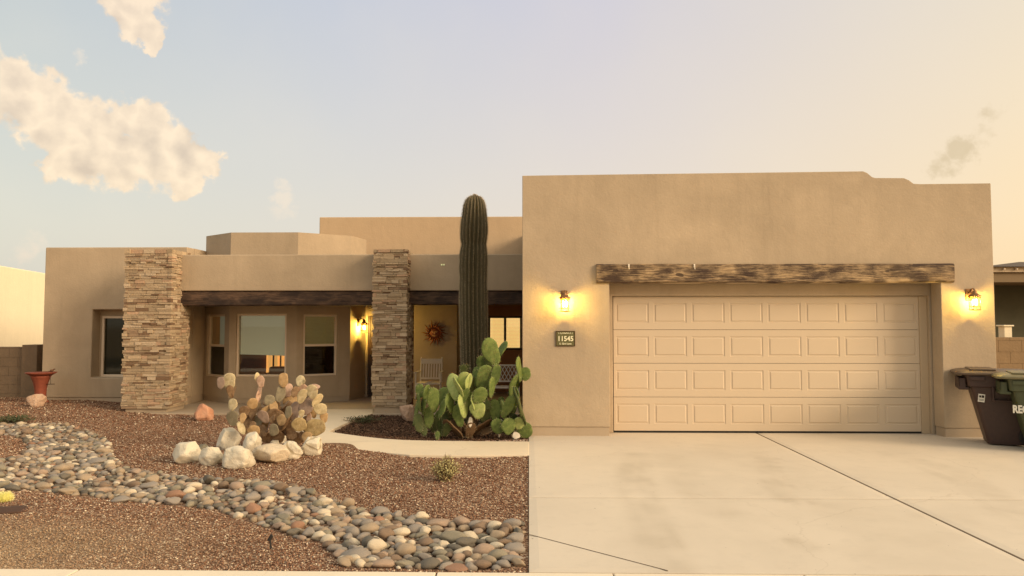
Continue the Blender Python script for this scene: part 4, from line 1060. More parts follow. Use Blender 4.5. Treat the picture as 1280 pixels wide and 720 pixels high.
def prickly(name, label, pads, origin_px, scale, Y, sp_len, flipdepth=.28, sizek=1.0, spine_mat=None, nsp=26, th=.14):
    """pads: (cx,cy,w,h,ang,mat) in crop units"""
    ox, oy = origin_px; base = G(*BASEPX[name + label[:4]]) if False else None
    cx0 = ox + sum(p_[0] for p_ in pads) / len(pads) / scale
    root = W(cx0, 500, Y); gz = Hs(root.x, Y)
    t = empty(name, (root.x, Y, gz), label, 'cactus')
    sv, sf = [], []
    for i, (cx, cy, w, h, ang, mk) in enumerate(pads):
        rnd = random.Random(i * 7 + 3); dy = rnd.uniform(-1, 1) * flipdepth
        if mk in ('dark', 'brown', 'B'): dy = abs(dy) * .9 - .05
        if mk in ('bright', 'Y'): dy = -abs(dy) * .7
        if scale < 6 and cx > 740: dy = -.16 + .05 * (i % 3)
        c = W(ox + cx / scale, oy + cy / scale, Y + dy); mpp = (Y + dy) / F / scale
        wm, hm = w * mpp * sizek, h * mpp * sizek
        yaw = rnd.uniform(-.3, .3)
        # a narrow pad is a wide pad seen edge on: keep its real width, turn it
        asp = w / h
        if asp < .42 and mk != 'W':
            real = hm * rnd.uniform(.6, .75); yaw = math.acos(min(1, max(.05, (wm - real * .10) / real))) * rnd.choice((-1, 1)); wm2 = real
        else: wm2 = wm / math.cos(yaw) * .98
        tk = min(max(.10 * min(wm2, hm), .018), .03) if th is None else th * min(wm2, hm)
        vs, fs = pad_mesh(wm2, hm, tk, i)
        R = Matrix.Rotation(-math.radians(ang) * -1, 4, 'Y') @ Matrix.Rotation(yaw, 4, 'Z') @ Matrix.Rotation(rnd.uniform(-.35, .35), 4, 'X')
        Mx = Matrix.Translation((c.x - root.x, c.y - Y, c.z - gz)) @ R
        m = MB(); m.add(vs, fs); o = m.build('pad', PM[mk], t, smooth=True); o.matrix_local = Mx
        nv_ = len(vs)
        for q_ in range(nsp):
            p_ = Vector(vs[rnd.randrange(22, nv_ - 22)]); d = Vector((p_.x / wm2 ** 2, p_.y * 2 / (tk ** 2 + 1e-6) * .02, p_.z / hm ** 2)); 
            if d.length < 1e-6: continue
            d = (d.normalized() + Vector((rnd.uniform(-.6, .6), rnd.uniform(-.8, .8), rnd.uniform(-.6, .6)))).normalized()
            a = Mx @ p_; e = a + (Mx.to_3x3() @ d) * sp_len * rnd.uniform(.5, 1.2); s_ = (e - a).orthogonal().normalized() * .0012; k = len(sv)
            sv += [tuple(a - s_), tuple(a + s_), tuple(e)]; sf.append((k, k + 1, k + 2))
    MB().add(sv, sf).build('spines', spine_mat or spm, t)
    return t, root, gz
GP = [(530, 585, 60, 150, 55, 'brown'), (340, 595, 60, 150, -50, 'brown'), (450, 610, 60, 110, 10, 'brown'), (400, 580, 60, 150, -40, 'brown'), (500, 600, 50, 130, 40, 'brown'), (580, 600, 46, 120, 62, 'brown'), (360, 560, 60, 130, -30, 'brown'), (470, 560, 60, 110, 15, 'brown'), (350, 500, 90, 130, -5, 'dark'), (300, 540, 80, 120, 8, 'dark'), (545, 500, 80, 110, 5, 'dark'), (620, 560, 80, 90, 0, 'dark'), (215, 570, 60, 110, 0, 'dark'),
      (128, 352, 56, 80, -10, 'green'), (172, 375, 44, 110, 5, 'green'), (215, 412, 70, 155, -5, 'green'), (104, 490, 36, 165, 4, 'green'), (122, 430, 34, 110, 0, 'green'), (120, 560, 60, 110, -5, 'dark'), (185, 525, 64, 125, 0, 'green'),
      (262, 560, 88, 165, 8, 'green'), (292, 412, 86, 150, -12, 'green'), (345, 325, 74, 165, -15, 'bright'), (412, 302, 80, 140, 5, 'bright'), (405, 215, 45, 62, 0, 'dark'), (428, 212, 30, 60, 10, 'dark'), (408, 445, 60, 150, -20, 'bright'),
      (375, 515, 70, 130, -12, 'green'), (452, 553, 24, 58, 0, 'W'), (500, 475, 88, 110, 0, 'bright'), (470, 330, 50, 120, 0, 'dark'), (495, 262, 60, 120, 0, 'green'), (548, 278, 108, 170, 10, 'green'),
      (588, 105, 100, 175, -22, 'green'), (652, 90, 46, 115, 22, 'green'), (520, 172, 56, 82, 0, 'green'), (572, 170, 60, 110, 0, 'dark'), (615, 250, 55, 130, 8, 'green'), (512, 385, 80, 110, 28, 'green'), (452, 405, 44, 90, 0, 'green'), (380, 430, 50, 90, -10, 'green'),
      (612, 480, 68, 135, -5, 'green'), (664, 480, 36, 130, 0, 'bright'), (694, 455, 66, 150, 30, 'green'), (735, 325, 62, 160, 22, 'green'), (765, 215, 34, 145, 8, 'green'), (806, 245, 62, 82, 0, 'green'),
      (630, 580, 82, 92, -18, 'green'), (697, 580, 82, 100, 0, 'green'), (765, 562, 60, 80, 8, 'bright'), (800, 606, 92, 102, 0, 'green'), (760, 430, 18, 190, 4, 'dark'), (775, 470, 16, 180, 0, 'dark'), (642, 615, 18, 66, 8, 'W'), (655, 560, 18, 50, -14, 'W'), (745, 640, 46, 40, 30, 'W'),
      (550, 440, 70, 60, 20, 'dark'), (540, 390, 50, 90, 10, 'dark'), (560, 540, 70, 60, -10, 'green'), (690, 520, 50, 90, 15, 'dark'), (730, 560, 60, 110, 5, 'dark'), (240, 640, 30, 50, 0, 'green'), (150, 450, 40, 110, 8, 'green'), (320, 430, 44, 120, -20, 'green'), (375, 330, 40, 130, -8, 'bright'), (440, 300, 36, 110, 12, 'bright'), (270, 470, 44, 120, 5, 'green'), (480, 420, 44, 110, 14, 'bright'), (530, 350, 50, 130, 20, 'green'), (590, 330, 40, 120, 12, 'green'), (640, 440, 44, 100, 20, 'green'), (715, 500, 40, 110, 25, 'green'), (300, 600, 50, 100, 25, 'dark'), (150, 600, 44, 80, -15, 'dark'), (560, 460, 50, 100, -15, 'dark'), (745, 390, 40, 110, 15, 'green'), (420, 380, 44, 90, 15, 'green')]
BASEPX = {}
prickly('prickly_pear', 'green prickly pear cactus sprawling in the bed beside the garage wall', GP, (500, 420), 5.14, 11.22, .034, .24, 1.12, simple('pale_spines', (.55, .48, .30), .6, 0, .2, 20, 0), 44, .13)
TP = [(42, 135, 65, 95, 0, 'V'), (118, 118, 112, 125, 0, 'Y'), (130, 215, 55, 110, -10, 'B'), (160, 225, 30, 110, 5, 'B'), (150, 330, 75, 95, 0, 'Y'), (150, 455, 100, 120, 0, 'G'), (228, 540, 45, 110, -10, 'Y'), (262, 560, 30, 60, 0, 'T'), (255, 400, 80, 110, 0, 'B'), (290, 460, 90, 130, 0, 'B'),
      (370, 85, 25, 75, 10, 'Y'), (402, 125, 62, 100, 0, 'P'), (400, 85, 25, 45, 0, 'B'), (392, 205, 40, 60, 0, 'P'), (383, 255, 22, 95, 5, 'P'), (330, 320, 80, 90, 0, 'T'), (375, 335, 50, 70, -5, 'T'), (480, 290, 85, 85, 30, 'G'), (580, 235, 75, 130, 15, 'G'), (605, 110, 82, 112, 0, 'T'),
      (645, 200, 78, 108, 0, 'P'), (710, 215, 55, 85, 20, 'B'), (755, 115, 66, 90, 0, 'Y'), (790, 125, 24, 45, 20, 'Y'), (780, 190, 85, 85, 0, 'P'), (775, 255, 70, 130, 20, 'Y'), (670, 295, 115, 95, 0, 'T'), (710, 395, 85, 155, 8, 'V'), (812, 350, 110, 120, 0, 'V'), (865, 215, 92, 112, 0, 'Y'), (885, 172, 85, 50, 0, 'P'),
      (910, 290, 50, 120, 25, 'Y'), (938, 268, 22, 50, 30, 'Y'), (940, 370, 105, 92, 0, 'Y'), (972, 445, 60, 85, 0, 'T'), (880, 410, 50, 75, 0, 'T'), (770, 410, 45, 62, 0, 'Y'), (890, 535, 165, 130, 0, 'O'), (750, 510, 110, 110, 0, 'O'), (835, 450, 40, 85, 20, 'P'),
      (640, 545, 120, 110, -20, 'V'), (560, 520, 100, 150, 20, 'B'), (470, 390, 130, 90, -30, 'T'), (430, 440, 80, 110, -30, 'V'), (370, 500, 85, 120, 10, 'G'), (410, 570, 110, 100, 0, 'B'), (475, 520, 30, 110, 5, 'V'), (600, 400, 50, 110, 40, 'B'), (640, 440, 34, 120, 35, 'B'), (540, 440, 120, 140, 0, 'B'),
      (720, 630, 140, 95, 0, 'B'), (450, 625, 110, 90, 0, 'B'), (340, 565, 100, 90, 0, 'T'), (620, 335, 30, 90, 30, 'B'), (520, 350, 60, 110, -20, 'T'), (330, 400, 60, 100, 10, 'B'), (680, 600, 90, 80, 10, 'B'), (560, 620, 110, 90, 0, 'B'), (290, 380, 60, 80, 0, 'B'), (400, 400, 60, 90, 20, 'B'), (610, 480, 60, 120, 25, 'B'), (820, 620, 90, 80, 0, 'T'), (500, 440, 70, 100, -20, 'B'), (590, 470, 80, 90, 10, 'T'), (650, 400, 60, 100, 20, 'G'), (700, 460, 60, 90, 0, 'B'), (520, 560, 80, 100, 30, 'G'), (440, 500, 70, 80, 0, 'T'), (340, 470, 60, 90, 20, 'T'), (240, 450, 50, 80, 0, 'T'), (600, 560, 70, 90, -15, 'T'), (860, 300, 70, 80, 0, 'V'), (830, 390, 60, 70, 0, 'T'), (720, 350, 60, 80, 0, 'B'), (660, 340, 50, 80, -10, 'B'), (540, 330, 60, 60, 0, 'B'), (480, 350, 14, 130, -35, 'B'), (650, 480, 14, 160, 30, 'B'), (580, 430, 14, 150, 10, 'B')]
_r = random.Random(5)
for _ in range(10): TP.append((_r.uniform(230, 930), _r.uniform(340, 620), _r.uniform(40, 80), _r.uniform(60, 100), _r.uniform(-40, 40), _r.choice('BBGBVBBT')))
tpc, tr_, tg_ = prickly('prickly_pear', 'sun bleached tan and pink prickly pear behind the white boulders', TP, (270, 460), 7.2, 9.85, .018, .26, 1.2, simple('brown_spines', (.34, .25, .15), .7, 0, .2, 20, 0), 10, .11)

# ---- rocks
def rock_geo(sub, seed, flat=1.0, rough=.12, cuts=0, freq=1.3):
    import bmesh
    bm = bmesh.new(); bmesh.ops.create_icosphere(bm, subdivisions=sub, radius=1); rnd = random.Random(seed)
    off = Vector((rnd.uniform(-50, 50), rnd.uniform(-50, 50), rnd.uniform(-50, 50)))
    pl = []
    for _ in range(cuts):
        n = Vector((rnd.gauss(0, 1), rnd.gauss(0, 1), rnd.gauss(0, .8))).normalized(); pl.append((n, rnd.uniform(.58, .86)))
    for v in bm.verts:
        c = v.co.copy(); c *= 1 + rough * mnoise.noise(c * freq + off) * 1.6 + rough * .4 * mnoise.noise(c * freq * 3 + off)
        for n, d in pl:
            e = c.dot(n) - d
            if e > 0: c -= n * e * .92
        if cuts: c *= 1 + .05 * mnoise.noise(c * 4 + off) + .025 * mnoise.noise(c * 11 + off)
        c.z *= flat; v.co = c
    vs = [tuple(v.co) for v in bm.verts]; fs = [tuple(v.index for v in f.verts) for f in bm.faces]; bm.free(); return vs, fs
def rockmat(name, a, b2, sc_=9, bd=.004, vein=None):
    m, nt, b = nmat(name); p = coord(nt)
    n = noise(nt, sc_, 6, .65, p, .4)
    c = mix(nt, a, b2, math_(nt, 'MULTIPLY_ADD', math_(nt, 'SUBTRACT', n, .5), 2.4, .5, True))
    c = mix(nt, c, tuple(x * .55 for x in a), math_(nt, 'MULTIPLY', math_(nt, 'GREATER_THAN', noise(nt, sc_ * 6, 3, .7, p), .62), .35))
    if vein:
        w = nt.nodes.new('ShaderNodeTexWave'); w.inputs['Scale'].default_value = 2.2; w.inputs['Distortion'].default_value = 6; w.inputs['Detail'].default_value = 3; nt.links.new(mapping(nt, p, (1, 1, 1), (.3, .8, .5)), w.inputs['Vector'])
        c = mix(nt, c, vein, math_(nt, 'MULTIPLY', math_(nt, 'GREATER_THAN', w.outputs['Fac'], .965), .7))
    nt.links.new(c, b.inputs['Base Color']); b.inputs['Roughness'].default_value = .8; b.inputs['Specular IOR Level'].default_value = .3
    d1 = noise(nt, sc_ * .7, 7, .7, p, 1.2); c = mix(nt, c, tuple(x * .62 for x in a), math_(nt, 'MULTIPLY', math_(nt, 'MULTIPLY_ADD', math_(nt, 'SUBTRACT', d1, .52), 5, 0, True), .5)); nt.links.new(c, b.inputs['Base Color'])
    bump(nt, b, math_(nt, 'ADD', noise(nt, sc_ * 3, 8, .7, p), d1), .8, bd); return m
BW = rockmat('white_boulder', (.50, .44, .33), (.80, .74, .60), 2.2, .03); BW2 = rockmat('veined_boulder', (.50, .44, .33), (.80, .74, .60), 2.0, .03, (.30, .23, .13)); BT = rockmat('speckled_boulder', (.55, .46, .33), (.66, .56, .42), 8, .02)
BD = rockmat('dark_boulder', (.13, .12, .09), (.20, .18, .13), 5, .02); BPk = rockmat('pink_rock', (.52, .23, .13), (.70, .42, .28), 4, .03); BBr = rockmat('brown_rock', (.22, .13, .075), (.38, .26, .16), 5, .03)
BRf = rockmat('ragged_rock', (.40, .24, .15), (.62, .46, .34), 5, .04)
def boulder(px, pyb, wpx, hpx, mat, label, seed, ang=0, cuts=5, name='boulder', cat='boulder', group='pale boulders around the tan cactus', depth=.8, rough=.14, zl=None, sub=4):
    """px: centre column, pyb: photo row of its foot"""
    g0 = G(px, pyb, -.02); gz = Hs(g0.x, g0.y); g0 = G(px, pyb, gz); mpp = g0.y / F
    w, h = wpx * mpp, hpx * mpp
    y = g0.y + w * depth * .35
    vs, fs = rock_geo(sub, seed, 1, rough, cuts + 4)
    m = MB(); m.M = Matrix.Rotation(math.radians(ang), 4, 'Y') @ Matrix.Diagonal((w * .5, w * depth * .5, h * .56, 1)); m.add(vs, fs)
    zc = Hs(g0.x, y) + h * .38 if zl is None else zl
    o = m.build(name, mat, smooth=True, loc=(W(px, pyb, y).x, y, zc)); tag(o, label, cat, group); return o
boulder(232, 580, 37, 28, BW, 'white boulder set apart at the house wing end of the boulder row', 3, -12, 6)
boulder(253, 573, 22, 18, BD, 'dark grey boulder tucked between pale boulders', 5, 0, 5, rough=.1)
boulder(264, 581, 30, 26, BW, 'small leaning pale boulder before the dark grey one', 108, -28, 7)
boulder(286, 563, 35, 27, BW, 'rounded white boulder resting on top of the two front boulders', 13, -5, 5)
boulder(294, 587, 48, 29, BW, 'largest cream boulder with a dip in its top, street side of the row', 21, 6, 4)
boulder(313, 567, 28, 27, BW, 'angular white boulder touching the cactus foot, above the largest boulder', 34, 12, 8)
boulder(338, 580, 47, 25, BT, 'wide flat topped speckled boulder in the middle of the row', 41, 0, 4, rough=.08)
boulder(365, 572, 30, 23, BW2, 'cream boulder with dark streaks between speckled and striped boulders', 55, 8, 7)
boulder(349, 556, 20, 15, BW, 'small bright angular rock at the foot of the cactus', 61, 10, 9)
boulder(344, 561, 14, 10, BW, 'smallest pale rock sitting above the speckled boulder', 67, 0, 6)
boulder(391, 569, 31, 27, BW2, 'white boulder with dark stripes beside the concrete walkway', 173, -25, 7)
boulder(372, 556, 28, 14, BBr, 'low brown rock under the cactus pads beside the striped boulder', 79, 0, 6)
boulder(255, 526, 25, 25, BPk, 'salmon pink angular rock alone on the gravel', 83, 20, 9, cat='rock', name='rock', group=None)
boulder(46, 508.5, 22, 19, BRf, 'jagged pale rock leaning on the foot of the bird bath', 91, -30, 9, cat='rock', name='rock', group=None, rough=.2)
boulder(511, 527, 26, 25, BRf, 'ragged pinkish rock beside the narrow ledgestone column', 97, -35, 9, cat='rock', name='rock', group=None, rough=.28)

RC = {'grey': [(.29, .25, .21), (.39, .345, .295)], 'dark grey': [(.12, .105, .085), (.18, .16, .125)], 'tan': [(.38, .29, .195), (.48, .38, .27)], 'cream': [(.55, .46, .33), (.66, .57, .43)],
      'pinkish': [(.38, .27, .195), (.50, .38, .28)], 'brown': [(.22, .155, .105), (.32, .23, .16)], 'rust red': [(.30, .16, .10), (.44, .27, .18)], 'olive grey': [(.27, .24, .175), (.36, .32, .24)]}
RW = [('grey', 24), ('dark grey', 10), ('tan', 24), ('cream', 15), ('pinkish', 8), ('brown', 9), ('rust red', 2), ('olive grey', 10)]
RC = {k: [tuple(q * (.84 if k not in ('cream', 'dark grey') else 1) for q in c) for c in v] for k, v in RC.items()}
RM = {k: rockmat('river_rock_' + k.replace(' ', '_'), v[0], v[1], 14, .003) for k, v in RC.items()}
names = [k for k, w in RW]; wts = [w for k, w in RW]
# placed by hand: (px, py, wpx, hpx, colour)
FIX = [(315, 632, 23, 15, 'rust red'), (370, 634, 18, 13, 'cream'), (295, 605, 20, 13, 'pinkish'), (279, 603, 15, 14, 'brown'), (327, 605, 27, 12, 'olive grey'), (349, 608, 22, 15, 'brown'), (366, 611, 22, 14, 'grey'),
       (405, 623, 20, 13, 'cream'), (396, 626, 16, 12, 'olive grey'), (434, 625, 18, 14, 'tan'), (475, 635, 26, 12, 'grey'), (473, 647, 18, 12, 'rust red'), (527, 643, 18, 12, 'cream'), (549, 651, 34, 10, 'pinkish'), (501, 662, 26, 12, 'cream'),
       (565, 669, 42, 20, 'olive grey'), (600, 658, 24, 14, 'brown'), (618, 659, 20, 13, 'cream'), (621, 671, 24, 14, 'tan'), (647, 677, 27, 16, 'grey'), (640, 657, 26, 11, 'grey'), (470, 681, 26, 22, 'cream'), (445, 692, 38, 16, 'grey'),
       (432, 701, 18, 12, 'tan'), (478, 706, 30, 11, 'pinkish'), (516, 700, 20, 11, 'dark grey'), (537, 705, 28, 14, 'dark grey'), (580, 688, 30, 16, 'cream'), (584, 692, 16, 12, 'brown'), (596, 697, 18, 12, 'tan'), (622, 697, 26, 18, 'olive grey'), (570, 710, 34, 6, 'rust red'),
       (603, 706, 24, 12, 'brown'), (648, 702, 34, 10, 'grey'), (655, 690, 28, 14, 'grey'), (66, 563, 20, 7, 'pinkish'), (105, 593, 22, 10, 'tan'), (150, 625, 22, 8, 'grey'), (84, 612, 24, 9, 'tan'), (186, 604, 26, 11, 'grey'), (120, 574, 28, 9, 'grey')]
cell = {}
def near(x, y, r, k=.92):
    cx, cy = int(x / .15), int(y / .15)
    for i in range(cx - 2, cx + 3):
        for j in range(cy - 2, cy + 3):
            for (a, b, rr) in cell.get((i, j), ()):
                if (a - x) ** 2 + (b - y) ** 2 < ((r + rr) * k) ** 2: return True
    return False
def put(x, y, r): cell.setdefault((int(x / .15), int(y / .15)), []).append((x, y, r))
rocks = []     # x,y,a,b,c,rot,colour,lift
for (px, py, w, h, cn) in FIX:
    px = min(px, 658 - w * .55)
    q = G(px, py + h * .25, -.03); mpp = q.y / F; a = w * .92 * mpp / 2; c = min(h * mpp / 2 * .95, a * .8); b = a * random.uniform(.65, .85)
    rocks.append((q.x, min(q.y + c * .5, 99), a, b, c, random.uniform(-.25, .25), cn, 1.1)); put(q.x, q.y + c * .5, (a + b) / 2 * .8)
sx_ = [p_[0] for p_ in SWALE]; sy_ = [p_[1] for p_ in SWALE]
def scatter(n, rmin, rmax, k, lift, inset=0.0):
    for _ in range(n):
        x = random.uniform(-11.5, -.04); y = random.uniform(5.1, 13.2)
        if x < -.74 * y - .3: continue
        t = random.random() ** 1.6; r = rmin + (rmax - rmin) * t
        r *= (1.0 if y < 7 else .92)
        if x > -r * 1.5 - .01 or y < 5.15 + r: continue
        if not (inside(x, y + r * 1.25) and inside(x, y - r * .9)): continue
        if near(x, y, r, k): continue
        asp = random.uniform(1.0, 1.9); a = r * math.sqrt(asp) * 1.08; b = r / math.sqrt(asp) * 1.08; c = b * random.uniform(.6, 1.0)
        rocks.append((x, y, a, b, c, random.uniform(-.7, .7) if random.random() < .75 else random.uniform(-1.6, 1.6), random.choices(names, wts)[0], lift * random.uniform(.6, 1.3))); put(x, y, r)
SWN = np.array(SWALE)
def inside(x, y):
    ins = False; n = len(SWALE); j = n - 1
    for i in range(n):
        if (sy_[i] > y) != (sy_[j] > y) and x < (sx_[j] - sx_[i]) * (y - sy_[i]) / (sy_[j] - sy_[i]) + sx_[i]: ins = not ins
        j = i
    return ins
scatter(500, .06, .078, .9, 1.2)
scatter(3500, .044, .06, .86, 1.1)
scatter(14000, .032, .046, .82, .8)
scatter(16000, .03, .045, .78, .6)
scatter(7000, .018, .028, .80, .5)
shapes = [rock_geo(3, 200 + i, 1, .10 + .05 * (i % 3), (0, 0, 3, 5)[i % 4], 1.1) for i in range(16)]
meshes = []
for i, (vs, fs) in enumerate(shapes):
    me = bpy.data.meshes.new('river_rock'); me.from_pydata(vs, [], fs); me.polygons.foreach_set('use_smooth', [True] * len(fs)); me.materials.append(RM['grey']); meshes.append(me)
scr = sorted(range(len(rocks)), key=lambda i: -(rocks[i][2] * (rocks[i][3] * .4 + rocks[i][4]) / rocks[i][1] ** 2))
top = set(scr[:300]); topl = [i for i in scr[:300]]
print('ROCKS', len(rocks))
# labels
def zone(x, y):
    px = 661 + x / y * F
    if px > 600: return 'near the driveway edge'
    if px > 530: return 'below the grassy tuft'
    if px > 425: return 'between driveway and boulders'
    if px > 330: return 'downhill of the speckled boulder'
    if px > 230: return 'in front of the white boulders'
    if px > 145: return 'at the narrow neck of the creek'
    if px > 70: return 'in the widest bend of the creek'
    return 'around the gravel island'
def lane(x, y):
    px = 661 + x / y * F; ys_in = [y]
    yy = y
    up = 0
    while inside(x, yy) and up < 3: yy += .08; up += .08
    yy = y; dn = 0
    while inside(x, yy) and dn < 3: yy -= .08; dn += .08
    t = up / (up + dn + 1e-6)
    return 'on the house side bank' if t < .2 else 'on the street side bank' if t > .8 else 'mid stream' if .38 < t < .62 else 'toward the house' if t <= .38 else 'toward the street'
def size_w(a): return 'large' if a > .10 else 'medium' if a > .075 else 'small'
def shape_w(a, b, c): return 'long' if a / b > 1.5 else 'flat' if c / b < .62 else 'round'
pts3 = [(rocks[i][0], rocks[i][1], rocks[i][6], i) for i in topl]
used = {}
cand = {}
for i in topl:
    x, y, a, b, c, r, cn, lf = rocks[i]
    nb_ = sorted(((xx - x) ** 2 + (yy - y) ** 2, cc, xx, yy) for xx, yy, cc, k in pts3 if k != i)[:2]
    d1 = 'house side' if nb_[0][3] - y > abs(nb_[0][2] - x) else 'street side' if y - nb_[0][3] > abs(nb_[0][2] - x) else 'driveway side' if nb_[0][2] > x else 'wing side'
    sw_, shp, zn_, ln = size_w(a), shape_w(a, b, c), zone(x, y), lane(x, y)
    lab = '%s %s %s river rock %s' % (sw_, shp, cn, zn_); ch = [lab]
    l2 = '%s %s %s rock %s, %s' % (sw_, shp, cn, zn_, ln); ch.append(l2)
    ch.append('%s %s %s rock %s, beside a %s one' % (sw_, shp, cn, zn_, nb_[0][1]))
    ch.append('%s %s rock %s, %s, beside a %s one' % (shp, cn, zn_, ln, nb_[0][1]))
    ch.append('%s %s rock %s, %s one on its %s' % (shp, cn, zn_, nb_[0][1], d1))
    ch.append('%s rock %s, between a %s and a %s one' % (cn, zn_, nb_[0][1], nb_[1][1]))
    cand[i] = [q for q in ch if len(q.replace(',', '').split()) <= 16]
from collections import Counter
cnt = Counter(q for l in cand.values() for q in set(l))
final = {}
for i in topl:
    u = [q for q in cand[i] if cnt[q] == 1]
    final[i] = u[0] if u else min(cand[i], key=lambda q: cnt[q])
for i in topl:
    x, y, a, b, c, r, cn, lf = rocks[i]
    o = bpy.data.objects.new('river_rock', meshes[random.randrange(16)]); COL.objects.link(o)
    o.material_slots[0].link = 'OBJECT'; o.material_slots[0].material = RM[cn]
    o.location = (x, y, Hs(x, y) + c * .45 * lf + .012); o.scale = (a, b, c); o.rotation_euler = (random.uniform(-.16, .16), random.uniform(-.2, .2), r)
    tag(o, final[i], 'river rock', 'river rocks of the dry creek bed')
sm = MB()
sv, sf, scol = [], [], []
arr = {k: np.array(shapes[k][0]) for k in range(16)}; off = 0
lows = [rock_geo(2, 300 + i, 1, .12, (0, 3)[i % 2], 1.1) for i in range(8)]
for i in range(len(rocks)):
    if i in top: continue
    x, y, a, b, c, r, cn, lf = rocks[i]; vs, fs = lows[i % 8]
    mt = Matrix.Translation((x, y, Hs(x, y) + c * .4 * lf + .004)) @ Matrix.Rotation(r, 4, 'Z') @ Matrix.Rotation(random.uniform(-.2, .2), 4, 'X') @ Matrix.Diagonal((a, b, c, 1))
    m3 = np.array(mt); v = np.array(vs) @ m3[:3, :3].T + m3[:3, 3]
    sv.append(v); sf += [tuple(q + off for q in f) for f in fs]; off += len(vs)
    t = random.random(); k = random.uniform(.85, 1.1); col = [(p_ * (1 - t) + q * t) * k for p_, q in zip(*RC[cn])]
    scol.append(np.tile(np.array(col + [1]), (len(vs), 1)))
me = bpy.data.meshes.new('river_pebbles'); me.from_pydata(np.concatenate(sv).tolist(), [], sf); me.polygons.foreach_set('use_smooth', [True] * len(sf))
at = me.color_attributes.new('tint', 'FLOAT_COLOR', 'POINT'); at.data.foreach_set('color', np.concatenate(scol).astype(np.float32).ravel())
me.materials.append(tinted('river_pebbles', .8, .6, .004, 60, var=.25)); o = bpy.data.objects.new('river_pebbles', me); COL.objects.link(o)
tag(o, 'mass of smaller river stones filling the dry creek bed', 'river stones', kind='stuff')

# ---- small plants
def tuft(px, py, w, h, mat, name, label, n=160, cat='plant', stemm=None, curve=.3, wid=.004, leafy=False, seed=1):
    q = G(px, py, -.03); gz = Hs(q.x, q.y); q = G(px, py, gz); rnd = random.Random(seed)
    t = empty(name, (q.x, q.y, gz), label, cat); m = MB(); s_ = MB()
    for i in range(n):
        a = rnd.uniform(0, 2 * PI); L = h * rnd.uniform(.45, 1.0); sp = rnd.uniform(0, 1) ** .7 * w / 2
        p0 = Vector((rnd.gauss(0, w * .06), rnd.gauss(0, w * .06), 0)); tip = Vector((math.cos(a) * sp, math.sin(a) * sp * .7, L * (1 - .35 * sp / (w / 2))))
        mid = p0.lerp(tip, .5) + Vector((0, 0, curve * L * .25))
        sd = Vector((-math.sin(a + rnd.random()), math.cos(a), 0)) * wid
        if leafy:
            s_.tube([p0, mid, tip], [.003, .002, .001], 4, False)
            for k in range(7):
                c = p0.lerp(mid, k / 3.5) if k < 3.5 else mid.lerp(tip, (k - 3.5) / 3.5); d = Vector((rnd.gauss(0, 1), rnd.gauss(0, 1), rnd.uniform(0, 1.4))).normalized(); e = d.orthogonal().normalized() * wid * 1.6; l_ = rnd.uniform(.018, .035)
                m.add([c, c + d * l_ * .5 + e, c + d * l_, c + d * l_ * .5 - e], [(0, 1, 2, 3)])
        else: m.add([p0 - sd, p0 + sd, mid + sd * .8, mid - sd * .8, tip], [(0, 1, 2, 3), (3, 2, 4)])
    m.build('leaves', mat, t)
    if leafy: s_.build('stems', stemm, t)
    return t
gm = simple('dry_green_leaf', (.48, .44, .20), .7, 0, .35, 30, 0); gm2 = simple('dark_green_leaf', (.05, .065, .025), .7, 0, .35, 30, 0); stm = simple('dry_stem', (.16, .09, .05), .8)
tuft(557, 601, .42, .32, gm, 'desert_shrub', 'wispy yellow green desert shrub on the gravel below the walkway', 300, 'shrub', stm, .2, .0035, True, 2)
tuft(455, 529, .85, .16, gm2, 'ground_cover_plant', 'low dark green plant in the bed by the narrow stone column', 120, 'plant', stm, .2, .006, True, 4)
# fuzzy yellow cactus at the yard edge
q = G(5, 629, -.03); gz = Hs(q.x, q.y)
fc = empty('barrel_cactus', (q.x, q.y, gz), 'small fuzzy yellow cactus near the sidewalk', 'cactus')
fc.scale = (.72, .72, .6)
m = MB(); m.lathe([(.05, .0), (.085, .02), (.10, .06), (.09, .11), (.05, .145), (.0, .155)], n=48, fn=lambda a, z: 1 + .06 * math.cos(12 * a)); m.build('body', simple('yellow_cactus', (.52, .50, .12), .6), fc, smooth=True)
sv, sf = [], []
for i in range(900):
    a = random.uniform(0, 2 * PI); z = random.uniform(.02, .15); r = math.sqrt(max(0, 1 - ((z - .06) / .1) ** 2)) * .1; c = Vector((r * math.cos(a), r * math.sin(a), z)); d = (c - Vector((0, 0, .05))).normalized() + Vector((random.gauss(0, .35), random.gauss(0, .35), random.gauss(0, .35))); e = c + d.normalized() * .03; s_ = d.orthogonal().normalized() * .0015; k = len(sv)
    sv += [tuple(c - s_), tuple(c + s_), tuple(e)]; sf.append((k, k + 1, k + 2))
MB().add(sv, sf).build('spines', simple('yellow_spines', (.85, .80, .38), .6), fc)
q = G(10, 642, -.03)
m = MB(); vs, fs = rock_geo(3, 77, .2, .25, 0); m.M = Matrix.Diagonal((.20, .15, .09, 1)); m.add(vs, fs); tag(m.build('dark_clump', simple('dark_brown', (.07, .035, .02), .9), smooth=True, loc=(q.x, q.y, Hs(q.x, q.y))), 'flat dark brown clump below the fuzzy cactus', 'debris')  # flat dark brown lump on the gravel below the cactus
# black irrigation stake
q = G(339, 686, -.03); q2 = G(350, 674, -.03)
m = MB(); gz = Hs(q.x, q.y); m.tube([(0, 0, -.01), (q2.x - q.x, .02, .08)], .007, 8); m.tube([(q2.x - q.x - .01, .018, .06), (q2.x - q.x + .015, .024, .10)], .014, 8)
tag(m.build('irrigation_stake', M['rubber'], loc=(q.x, q.y, gz)), 'short black irrigation stake leaning over the gravel', 'irrigation stake')
